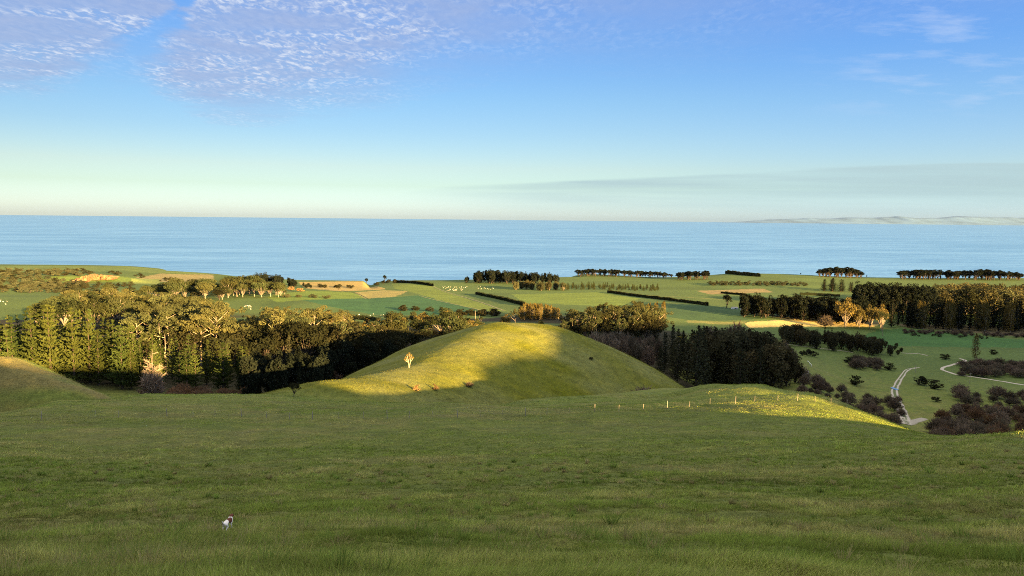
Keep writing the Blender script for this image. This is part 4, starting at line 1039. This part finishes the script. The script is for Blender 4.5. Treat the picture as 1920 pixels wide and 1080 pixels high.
# ---------------------------------------------------------------- hedges
L_HEDGE = leaf_mat('hedge_leaves', (.022, .028, .014), .1, .15)
def hedge(pix, h, wd, label):
    global rng
    rng = np.random.default_rng(int(pix[0][0]))
    P, f = path_pts(pix, 2.2)
    T = unit(np.gradient(P, axis=0)); N = np.stack([-T[:, 1], T[:, 0]], 1)
    o = add('hedge', None, None, (P[0, 0], P[0, 1], float(gz(*P[0])[0])))
    org = np.array(o.location)
    B = Bag(); n = len(P)
    sec = np.array([(-.5, 0), (-.52, .5), (-.42, .93), (0, 1.0), (.42, .93), (.52, .5), (.5, 0)])
    zg = gz(P[:, 0], P[:, 1]); hv = h * (1 + .35 * vnoise(f * n / 3, f * 0, 61) + .3 * vnoise(f * n / 9, f * 0, 63)); wv = wd * (1 + .4 * vnoise(f * n / 2, f * 0, 62))
    V = np.stack([P[:, None, 0] + N[:, None, 0] * sec[None, :, 0] * wv[:, None], P[:, None, 1] + N[:, None, 1] * sec[None, :, 0] * wv[:, None], zg[:, None] - .3 + sec[None, :, 1] * hv[:, None]], -1)
    V += rng.normal(size=V.shape) * .12 - org
    i = np.arange(n - 1)[:, None] * 7 + np.arange(6)[None]
    B.v.append(V.reshape(-1, 3)); B.q.append(np.stack([i, i + 1, i + 8, i + 7], -1).reshape(-1, 4)); B.c.append(np.ones((n * 7, 3)) * .8); B.n += n * 7
    m = n * 14; a, s = rng.integers(0, n, m), rng.integers(0, 7, m)
    B.leaves(V[a, s] + rng.normal(size=(m, 3)) * .5, .65, np.tile([0, -.3, .5], (m, 1)), (1, 1, 1), .6)
    o.data = None
    bpy.data.objects.remove(o)
    o = add('hedge', B.mesh('hedge', [L_HEDGE]), None, org)
    tag(o, label, 'hedge')
hedge([(738, 530), (790, 533), (812, 537)], 6, 4, 'long dark clipped hedge at the coast above the yellow green field')
hedge([(893, 552), (940, 562), (985, 574)], 5, 4, 'dark hedge slanting down to the golden poplar row')
hedge([(1140, 549), (1240, 562), (1328, 574)], 5, 4, 'longest dark hedge, between the plantation strip and the lone broad tree')
hedge([(1361, 513.5), (1390, 516), (1424, 519)], 10, 6, 'tall dark block hedge standing up at the right coast against the sea')
hedge([(1352, 550), (1400, 554)], 4, 3, 'short dark hedge behind the lone broad tree')
hedge([(664, 598), (712, 603)], 4, 3, 'short dark hedge in the field left of the sunlit wood edge')
hedge([(1500, 553), (1575, 556.5)], 5, 3, 'thin dark hedge above the long shelter belt')

# ---------------------------------------------------------------- sheds, poles, fence
WHITE = simple_mat('white_iron', (.74, .75, .76), .5, .08, 1.0)
GREYW = simple_mat('weathered_board', (.23, .21, .19), .9, .3, 1.5)
GREYR = simple_mat('rusting_iron', (.33, .31, .29), .7, .25, .8)
DARKO = simple_mat('dark_opening', (.02, .02, .02), .9, .1, 1.0)
POST = simple_mat('pale_post_wood', (.25, .22, .18), .9, .25, 3.0)
WIRE = simple_mat('fence_wire', (.16, .16, .16), .6, .1, 1.0, .3, .3)

def boxes(name, L, mat, parent):
    bm = bmesh.new()
    for (x0, x1, y0, y1, z0, z1) in L:
        vs = [bm.verts.new(p) for p in [(x0, y0, z0), (x1, y0, z0), (x1, y1, z0), (x0, y1, z0), (x0, y0, z1), (x1, y0, z1), (x1, y1, z1), (x0, y1, z1)]]
        for f in [(0, 3, 2, 1), (4, 5, 6, 7), (0, 1, 5, 4), (1, 2, 6, 5), (2, 3, 7, 6), (3, 0, 4, 7)]: bm.faces.new([vs[k] for k in f])
    me = bpy.data.meshes.new(name); bm.to_mesh(me); bm.free(); me.materials.append(mat)
    return add(name, me, parent)
def shed(px, Y, L, W, H, rz, wall, roof, label, py=None, lift=0.0):
    x, y, z = at(px, Y) if py is None else hit(px, py)
    o = add('farm_shed', None, None, (x, y, z - .3 + lift), rz)
    tag(o, label, 'shed')
    bm = bmesh.new(); r = H * .36
    pr = [(-W / 2, 0), (W / 2, 0), (W / 2, H), (0, H + r), (-W / 2, H)]
    A = [bm.verts.new((-L / 2, a, b)) for a, b in pr]; B = [bm.verts.new((L / 2, a, b)) for a, b in pr]
    bm.faces.new(A[::-1]); bm.faces.new(B)
    for k in range(5): bm.faces.new([A[k], A[(k + 1) % 5], B[(k + 1) % 5], B[k]])
    me = bpy.data.meshes.new('wall'); bm.to_mesh(me); bm.free(); me.materials.append(wall); add('wall', me, o)
    bm = bmesh.new(); e = .35
    for s in (-1, 1):
        p = [(-L / 2 - e, s * (W / 2 + e), H - r * e * 2 / W), (L / 2 + e, s * (W / 2 + e), H - r * e * 2 / W), (L / 2 + e, 0, H + r), (-L / 2 - e, 0, H + r)]
        lo = [bm.verts.new((a, b, c + .03)) for a, b, c in p]; hi = [bm.verts.new((a, b, c + .15)) for a, b, c in p]
        bm.faces.new(hi); bm.faces.new(lo[::-1])
        for k in range(4): bm.faces.new([lo[k], lo[(k + 1) % 4], hi[(k + 1) % 4], hi[k]])
    bmesh.ops.recalc_face_normals(bm, faces=bm.faces)
    me = bpy.data.meshes.new('roof'); bm.to_mesh(me); bm.free(); me.materials.append(roof); add('roof', me, o)
    boxes('door', [(-L * .1, L * .12, -W / 2 - .05, -W / 2 + .02, 0, H * .8)], DARKO, o)
    boxes('window', [(L * .25, L * .38, -W / 2 - .05, -W / 2 + .02, H * .4, H * .75)], DARKO, o)
    return o
shed(1045, 600, 7.5, 5, 2.4, .25, GREYW, WHITE, 'small farm shed with white roof among the trees behind the round hill', lift=1.2)
shed(1502, 455, 9, 6, 3.0, -.5, GREYW, GREYR, 'weathered grey shed half hidden by bushes under the dark round trees', py=706)
shed(1377, 1060, 8, 5, 2.6, .1, WHITE, GREYR, 'white walled shed beside the lone broad dark tree')
shed(1392, 1045, 5, 4, 2.2, -.2, WHITE, GREYR, 'smaller white shed at the left end of the long shelter belt')

def stem(px, Y, h, r, label, py=None, name='dead_tree'):
    x, y, z = at(px, Y) if py is None else hit(px, py)
    B = Bag(); B.tube([(0, 0, -.3), (.05, 0, h * .5), (-.05, .1, h)], [r, r * .8, r * .45], sides=6)
    for k in range(5):
        a = k * 2.3; q = h * (.55 + .08 * k)
        B.tube([(0, 0, q), (math.cos(a) * h * .06, math.sin(a) * h * .06, q + h * .04)], [r * .35, r * .1], sides=4)
    tag(add(name, B.mesh(name, [PALE], True), None, (x, y, z)), label, 'dead tree')
stem(1117, 500, 20, .28, 'tall bare pale stem rising above the wood right of the round hill')
stem(891, 700, 14, .3, 'taller of two bare pale stems behind the left shoulder of the round hill')
stem(899, 690, 10, .22, 'shorter of two bare pale stems behind the left shoulder of the round hill')
stem(301, 400, 25, .25, 'bare pale stem among the tall gums, upper left of the dead pale tree')
stem(312, 360, 23, .25, 'bare pale stem just right of the dead pale tree')
stem(371, 420, 29, .3, 'tallest bare pale stem, between the tall golden gums')

def pole(px, py, h, label):
    x, y, z = hit(px, py)
    o = add('utility_pole', None, None, (x, y, z - .3)); tag(o, label, 'pole')
    B = Bag(); B.tube([(0, 0, 0), (0, 0, h)], [.16, .11], sides=8); add('post', B.mesh('post', [POST], True), o)
    boxes('crossarm', [(-1.0, 1.0, -.19, -.09, h - .7, h - .55)], POST, o)
pole(1614, 693, 8, 'pale power pole on the pasture below the brown bush clump')
pole(1818, 721, 9, 'pale power pole beside the straight gravel road')
pole(1716, 700, 7, 'pale power pole at the top of the gravel track')

fp = [(78, 788), (178, 784), (222, 783), (313, 781), (362, 783), (403, 783), (453, 783), (500, 785), (543, 787), (586, 788), (634, 786), (682, 786), (726, 786), (768, 785), (812, 785), (858, 784), (900, 783), (943, 781), (985, 780), (1025, 778), (1067, 776), (1115, 773), (1160, 771), (1206, 769.5), (1251, 767), (1293, 765), (1331, 760), (1379, 757), (1415, 754), (1458, 752), (1495, 752), (1528, 754), (1558, 757), (1588, 762), (1618, 769), (1641, 776), (1663, 786)]
fo = add('wire_fence', None, None, hit(*fp[0]))
tag(fo, 'farm fence of pale wooden posts and thin wires running across the near hill', 'fence')
forg = np.array(fo.location); tops = []
for k, (px, py) in enumerate(fp):
    p = np.array(hit(px, py)) - forg; h = 1.25 if k % 3 else 1.5
    r = .042 if k % 3 else .065
    B = Bag(); ln = rng.normal(size=2) * .05
    B.tube([p + [0, 0, -.3], p + [ln[0] * .5, ln[1] * .5, h * .6], p + [ln[0], ln[1], h]], [r, r * .95, r * .9], sides=7)
    add('fence_post', B.mesh('fence_post', [POST], True), fo); tops.append((p, h))
B = Bag()
for j in range(5):
    for (p, h), (p2, h2) in zip(tops[:-1], tops[1:]):
        m = np.linspace(0, 1, 6)[:, None]; q = p * (1 - m) + p2 * m
        gzq = gz(q[:, 0] + forg[0], q[:, 1] + forg[1]) - forg[2]
        q[:, 2] = np.maximum(q[:, 2], gzq - .1) + .25 + j * .22
        B.tube(q, [.004] * 6, sides=4)
add('wire', B.mesh('wire', [WIRE], True), fo)
o = add('pipe_gate', None, None, hit(1518, 684)); tag(o, 'white pipe gate by the dark bushes in the right valley', 'gate')
B = Bag(); B.tube([(-1.5, -8, 1.0), (2.5, 10, 1.1)], [.14, .14], sides=6); add('rail', B.mesh('rail', [WHITE], True), o)
for q in ((-1.5, -8), (.5, 1), (2.5, 10)):
    B = Bag(); B.tube([(q[0], q[1], -.4), (q[0], q[1], 1.2)], [.12, .11], sides=6); add('gate_post', B.mesh('gate_post', [WHITE], True), o)

# ---------------------------------------------------------------- cabbage tree on the round hill
x, y, z = hit(767, 690)
o = add('cabbage_tree', None, None, (x, y, z - .1)); tag(o, 'sunlit cabbage tree with forked trunk and spiky heads on the flank of the round hill', 'tree')
rng = np.random.default_rng(5)
TB, CB = Bag(), Bag()
heads = [(-1.15, .1, 3.7), (-.55, -.2, 4.6), (.05, .3, 5.1), (.75, 0, 4.5), (1.35, -.1, 3.7), (-1.5, .2, 2.9), (.35, -.4, 3.7), (-.3, .3, 3.4)]
TB.tube([(0, 0, -.2), (-.05, 0, .9), (-.25, 0, 2.0)], [.26, .22, .16]); TB.tube([(0, 0, .2), (.25, 0, 1.3), (.45, 0, 2.2)], [.2, .17, .13])
for h in heads:
    b = (-.25, 0, 2.0) if h[0] < .1 else (.45, 0, 2.2)
    TB.tube([b, ((b[0] + h[0]) / 2 + (h[0] - b[0]) * .15, h[1] * .5, (b[2] + h[2]) / 2 - .1), h], [.13, .11, .09], sides=5)
    d = unit(rng.normal(size=(110, 3)) + [0, 0, .45]); L = rng.uniform(.40, .62, (110, 1))
    CB.sticks(np.array(h) + d * .05, np.array(h) + d * L - [0, 0, .12] * L, .045, (1, 1, 1))
add('trunk', TB.mesh('trunk', [simple_mat('cabbage_tree_bark', (.34, .26, .17), .9, .3, 3.0)], True), o)
add('crown', CB.mesh('crown', [leaf_mat('spiky_leaves', (.20, .17, .06), .3, .1)]), o)

# ---------------------------------------------------------------- sheep and dog
WOOL = simple_mat('sheep_wool', (.70, .66, .56), .95, .12, 6.0)
B = Bag()
B.tube([(-.62, 0, .62), (-.55, 0, .66), (-.3, 0, .68), (0, 0, .68), (.3, 0, .70), (.48, 0, .74), (.60, 0, .84), (.70, 0, .96), (.86, 0, .93), (.98, 0, .84)], [.05, .2, .30, .32, .30, .24, .15, .12, .10, .05], sides=8)
for sx, sy in ((-.4, -.15), (-.4, .15), (.34, -.14), (.34, .14)):
    B.tube([(sx, sy, .5), (sx + (.03 if sx > 0 else -.05), sy, .25), (sx, sy, 0)], [.10, .05, .04], sides=5)
for sy in (-1, 1): B.tube([(.74, sy * .07, .98), (.72, sy * .2, .95)], [.05, .015], sides=4)
sheep_me = B.mesh('sheep', [WOOL], True)
def flock(n, x0, x1, y0, y1, label, group):
    for k in range(n):
        x, y, z = hit(rng.uniform(x0, x1), rng.uniform(y0, y1))
        s = rng.uniform(.8, 1.1)
        tag(add('sheep', sheep_me, None, (x, y, z), float(rng.uniform(0, 6.28)), s), label, 'sheep', group)
flock(44, 826, 876, 537.5, 546, 'white sheep in the larger flock on the pasture left of the slanting hedge', 'larger flock of sheep')
flock(20, 888, 926, 537.5, 543, 'white sheep in the smaller flock below the coastal conifer grove', 'smaller flock of sheep')
flock(9, 455, 478, 573, 582, 'white sheep on the field beside the coastal gum grove', 'sheep beside the gum grove')
flock(6, 668, 730, 589, 594, 'white sheep on the strip field behind the sunlit wood', 'sheep behind the sunlit wood')
flock(5, 0, 22, 563, 580, 'white sheep on the green field at the far left', 'sheep at the far left')

w = NT('dog_coat')
oc = w.n('TexCoord').outputs['Object']
px_, py_, pz_ = w.n('SeparateXYZ', {0: oc}).outputs[:3]
nz = w.noise(oc, 9, 2)
def blob(cx, cy, cz, r):
    return w.math('SUBTRACT', r, w.n('VectorMath', {0: oc, 1: (cx, cy, cz)}, operation='DISTANCE').outputs['Value'])
m = w.math('MAXIMUM', w.math('MAXIMUM', blob(.42, 0, .60, .17), blob(.06, -.07, .50, .17)), blob(-.36, .12, .47, .07))
m = w.math('ADD', m, w.math('MULTIPLY', w.math('SUBTRACT', nz, .5), .06))
c = w.mix(w.maprange(m, -.008, .008, 0, 1, True), (.74, .70, .66, 1), (.11, .034, .02, 1))
b = w.n('BsdfPrincipled', {'Base Color': c, 'Roughness': .8, 'Specular IOR Level': .2}); w.n('OutputMaterial', {'Surface': b.outputs[0]})
J = {'pelvis': (-.33, 0, .46, .115), 'loin': (-.14, 0, .475, .105), 'ribs': (.05, 0, .455, .13), 'chest': (.2, 0, .45, .125), 'neck': (.31, 0, .54, .08), 'poll': (.40, 0, .63, .078), 'brow': (.47, 0, .63, .06), 'nose': (.58, 0, .60, .032),
     'tail1': (-.44, 0, .50, .03), 'tail2': (-.53, .02, .60, .02), 'tail3': (-.55, .03, .70, .012)}
E = [('pelvis', 'loin'), ('loin', 'ribs'), ('ribs', 'chest'), ('chest', 'neck'), ('neck', 'poll'), ('poll', 'brow'), ('brow', 'nose'), ('pelvis', 'tail1'), ('tail1', 'tail2'), ('tail2', 'tail3')]
for s, t in ((1, 'l'), (-1, 'r')):
    J.update({'hip' + t: (-.33, s * .08, .40, .085), 'stifle' + t: (-.25, s * .10, .28, .055), 'hock' + t: (-.40, s * .10, .17, .03), 'hfoot' + t: (-.37, s * .10, .03, .03),
              'shoulder' + t: (.19, s * .09, .38, .07), 'elbow' + t: (.13, s * .10, .27, .04), 'knee' + t: (.17, s * .10, .14, .028), 'ffoot' + t: (.20, s * .10, .02, .03),
              'ear' + t: (.40, s * .085, .65, .028), 'eartip' + t: (.39, s * .12, .58, .015)})
    E += [('pelvis', 'hip' + t), ('hip' + t, 'stifle' + t), ('stifle' + t, 'hock' + t), ('hock' + t, 'hfoot' + t), ('chest', 'shoulder' + t), ('shoulder' + t, 'elbow' + t), ('elbow' + t, 'knee' + t), ('knee' + t, 'ffoot' + t), ('poll', 'ear' + t), ('ear' + t, 'eartip' + t)]
names = list(J)
me = bpy.data.meshes.new('dog'); me.from_pydata([J[n][:3] for n in names], [(names.index(a), names.index(b)) for a, b in E], []); me.materials.append(w.m)
x, y, z = hit(428, 997)
dog = add('dog', me, None, (x, y, z + .03), math.radians(84), .52)
sk = dog.modifiers.new('skin', 'SKIN'); sk.use_smooth_shade = True
for k, n in enumerate(names):
    v = me.skin_vertices[0].data[k]; v.radius = (J[n][3], J[n][3]); v.use_root = n == 'pelvis'
dog.modifiers.new('smooth', 'SUBSURF').levels = 2; dog.modifiers['smooth'].render_levels = 2
tag(dog, 'white dog with red brown head and back patch in the near pasture', 'dog')

# ---------------------------------------------------------------- pasture grass
rng = np.random.default_rng(21)
def tufts(n, y0, y1, pw, tw):
    u = rng.random(n); e = 1 - pw + 1e-9
    Y = (y0 ** e + (y1 ** e - y0 ** e) * u) ** (1 / e)
    t = rng.uniform(-tw, tw, n)
    x = t * Y
    z = gz(x, Y)
    # keep what the lens can see
    k = np.clip(np.searchsorted(_cy, Y - 2) - 1, 0, len(_cy) - 1); i = np.clip(np.searchsorted(_tb[::4], t), 0, len(_cum) - 1)
    ok = ((z + .3 - ZCAM) / Y > _cum[i, k])
    g2 = ground(x, Y)
    near_ok = (Y < 205) | (np.maximum(ridge_h(x, Y, SPINE, SP_L, SP_R), ridge_h(x, Y, LEFT, LF, LF)) > g2 - 2.5)
    ok &= near_ok
    ok &= ~((np.abs(x - dog.location.x + .05) < .32) & (Y > dog.location.y - 1.1) & (Y < dog.location.y + .35) & (rng.random(n) < .85))
    return x[ok], Y[ok], z[ok]
xs, ys, zs = [np.concatenate(a) for a in zip(tufts(200000, 5.5, 40, 1.3, .97), tufts(128000, 36, 170, 1.5, .95), tufts(150000, 120, 365, 1.0, .75))]
N = len(xs)
nbl = 7
d = np.hypot(xs, ys)
pix = d / 740.0
cl = vnoise(xs / 1.3, ys / 1.1, 3) + .8 * vnoise(xs / 4.5, ys / 3, 2)
hgt = np.clip(.12 + .24 * cl + .045 * rng.normal(size=N), .05, .33) * np.where(ys > 190, .5, 1 - .58 * sstep(85, 120, ys)) * (.68 + .32 * sstep(10, 22, ys)) * (1 - .55 * lee(xs, ys))
wid = np.maximum(.0075, pix * .40)
spread = .05 + pix * 1.3
B0 = np.repeat(np.stack([xs, ys, zs - .03], 1), nbl, 0); M_ = N * nbl
off = rng.normal(size=(M_, 2)) * np.repeat(spread, nbl)[:, None]
B0[:, :2] += off
hh = np.repeat(hgt, nbl) * rng.uniform(.55, 1.25, M_)
lean = rng.normal(size=(M_, 2)) * .45 + np.array([.18, .05]) + np.repeat(np.stack([vnoise(xs / 2, ys / 2, 71), vnoise(xs / 2, ys / 2, 72)], 1) * 1.2, nbl, 0)
T1 = B0.copy(); T1[:, :2] += lean * hh[:, None]; T1[:, 2] += hh
aw = rng.uniform(0, 6.28, M_); wv = np.stack([np.cos(aw), np.sin(aw), np.zeros(M_)], 1) * (np.repeat(wid, nbl) * rng.uniform(.6, 1.3, M_))[:, None]
V = np.stack([B0 - wv, B0 + wv, T1], 1).reshape(-1, 3)
m1 = vnoise(xs / 90, ys / 60, 11); m2 = vnoise(xs / 14, ys / 9, 12); m3 = vnoise(xs / 3.2, ys / 2.4, 13)
band = vnoise((xs * .22 + ys) / 5.5, (xs - ys * .22) / 38, 18) * np.where(ys < 190, 1, .4)
dryt = np.clip(.35 * m1 + .6 * m2 + .5 * m3 + .75 * band + .16 + .16 * rng.normal(size=N), 0, 1)[:, None]
gc = np.array([.165, .212, .040]) * (1 - dryt) + np.array([.33, .285, .115]) * dryt
onhill = (sstep(186, 205, ys) * (ridge_h(xs, ys, SPINE, SP_L, SP_R) > ground(xs, ys) - 3))[:, None]
gc = gc * (1 - onhill) + onhill * (np.array([.130, .140, .024]) * (1 - dryt) + np.array([.20, .17, .05]) * dryt)
onleft = ((ridge_h(xs, ys, LEFT, LF, LF) > ground(xs, ys) - 3) * np.clip(.45 + 1.6 * vnoise(xs / 16, ys / 6, 17), 0, 1) * .7)[:, None]
gc = gc * (1 - onleft) + onleft * np.array([.19, .15, .06])
gc = gc * (1 - .55 * np.clip(-1.1 * band + .8 * vnoise(xs / 9, ys / 5, 14) + .6 * vnoise(xs / 2.4, ys / 1.5, 15), 0, 1))[:, None] * rng.uniform(.7, 1.35, (N, 1))
gc = gc * (1 + .75 * np.clip(cl, -.6, .5) * (ys < 190))[:, None]
bc = np.repeat(gc, nbl, 0) * rng.uniform(.75, 1.25, (M_, 1))
straw = rng.random(M_) < np.repeat(.02 + .14 * np.clip(vnoise(xs / 6, ys / 3.5, 81) + vnoise(xs / 18, ys / 9, 82) - .05, 0, 1), nbl)
bc[straw] = np.array([.30, .25, .13]) * rng.uniform(.7, 1.2, (straw.sum(), 1))
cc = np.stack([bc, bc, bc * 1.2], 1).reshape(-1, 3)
ntu = 2600; ty = (9 ** .4 + (75 ** .4 - 9 ** .4) * rng.random(ntu)) ** 2.5; tx = rng.uniform(-.73, .73, ntu) * ty
keep = (vnoise(tx / 7, ty / 5, 91) + .35 * rng.normal(size=ntu)) > .12
tx, ty = tx[keep], ty[keep]; ntu = len(tx); tz = gz(tx, ty); nb2 = 46
tr_, th_ = rng.uniform(.10, .26, ntu), rng.uniform(.16, .42, ntu)
ta = rng.uniform(0, 6.28, (ntu, nb2)); tq = rng.random((ntu, nb2)) ** .6
bx_, by_ = np.cos(ta) * tq * tr_[:, None], np.sin(ta) * tq * tr_[:, None]
P0 = np.stack([tx[:, None] + bx_, ty[:, None] + by_, np.repeat(tz[:, None] - .03, nb2, 1)], -1).reshape(-1, 3)
hb = (th_[:, None] * rng.uniform(.6, 1.15, (ntu, nb2))).ravel()
P1 = P0 + np.stack([(bx_ * 1.5 + rng.normal(size=bx_.shape) * .06).ravel() + .12 * hb, (by_ * 1.5 + rng.normal(size=bx_.shape) * .06).ravel(), hb], -1)
aw = rng.uniform(0, 6.28, len(P0)); wv2 = np.stack([np.cos(aw), np.sin(aw), aw * 0], 1) * np.maximum(.006, np.repeat(ty, nb2) / 740 * .4)[:, None]
tc = np.where((rng.random(ntu) < .45)[:, None], np.array([.27, .24, .10]), np.array([.15, .21, .042])) * rng.uniform(.7, 1.25, (ntu, 1))
tcb = np.repeat(tc, nb2, 0) * rng.uniform(.7, 1.3, (len(P0), 1))
V = np.concatenate([V, np.stack([P0 - wv2, P0 + wv2, P1], 1).reshape(-1, 3)])
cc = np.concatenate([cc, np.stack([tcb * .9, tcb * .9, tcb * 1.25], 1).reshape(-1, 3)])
w = NT('grass_blades')
t = w.n('VertexColor', layer_name='tint').outputs[0]
dif = w.n('BsdfDiffuse', {'Color': t}); tr = w.n('BsdfTranslucent', {'Color': t}); mx = w.n('MixShader', {0: .48, 1: dif.outputs[0], 2: tr.outputs[0]})
w.n('OutputMaterial', {'Surface': mx.outputs[0]})
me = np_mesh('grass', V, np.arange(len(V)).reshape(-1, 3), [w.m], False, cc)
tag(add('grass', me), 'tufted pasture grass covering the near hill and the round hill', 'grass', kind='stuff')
print('TUFTS', N)

# ---------------------------------------------------------------- air
w = NT('haze_air')
pv = w.n('VolumePrincipled', {'Color': (.55, .66, .78, 1), 'Density': HAZE, 'Anisotropy': .65})
w.n('OutputMaterial', {'Volume': pv.outputs[0]})
hz = boxes('haze', [(-90000, 90000, -9000, 66000, -30, 720)], w.m, None)
tag(hz, 'thin blue sea haze over the whole coast', 'haze', kind='stuff')
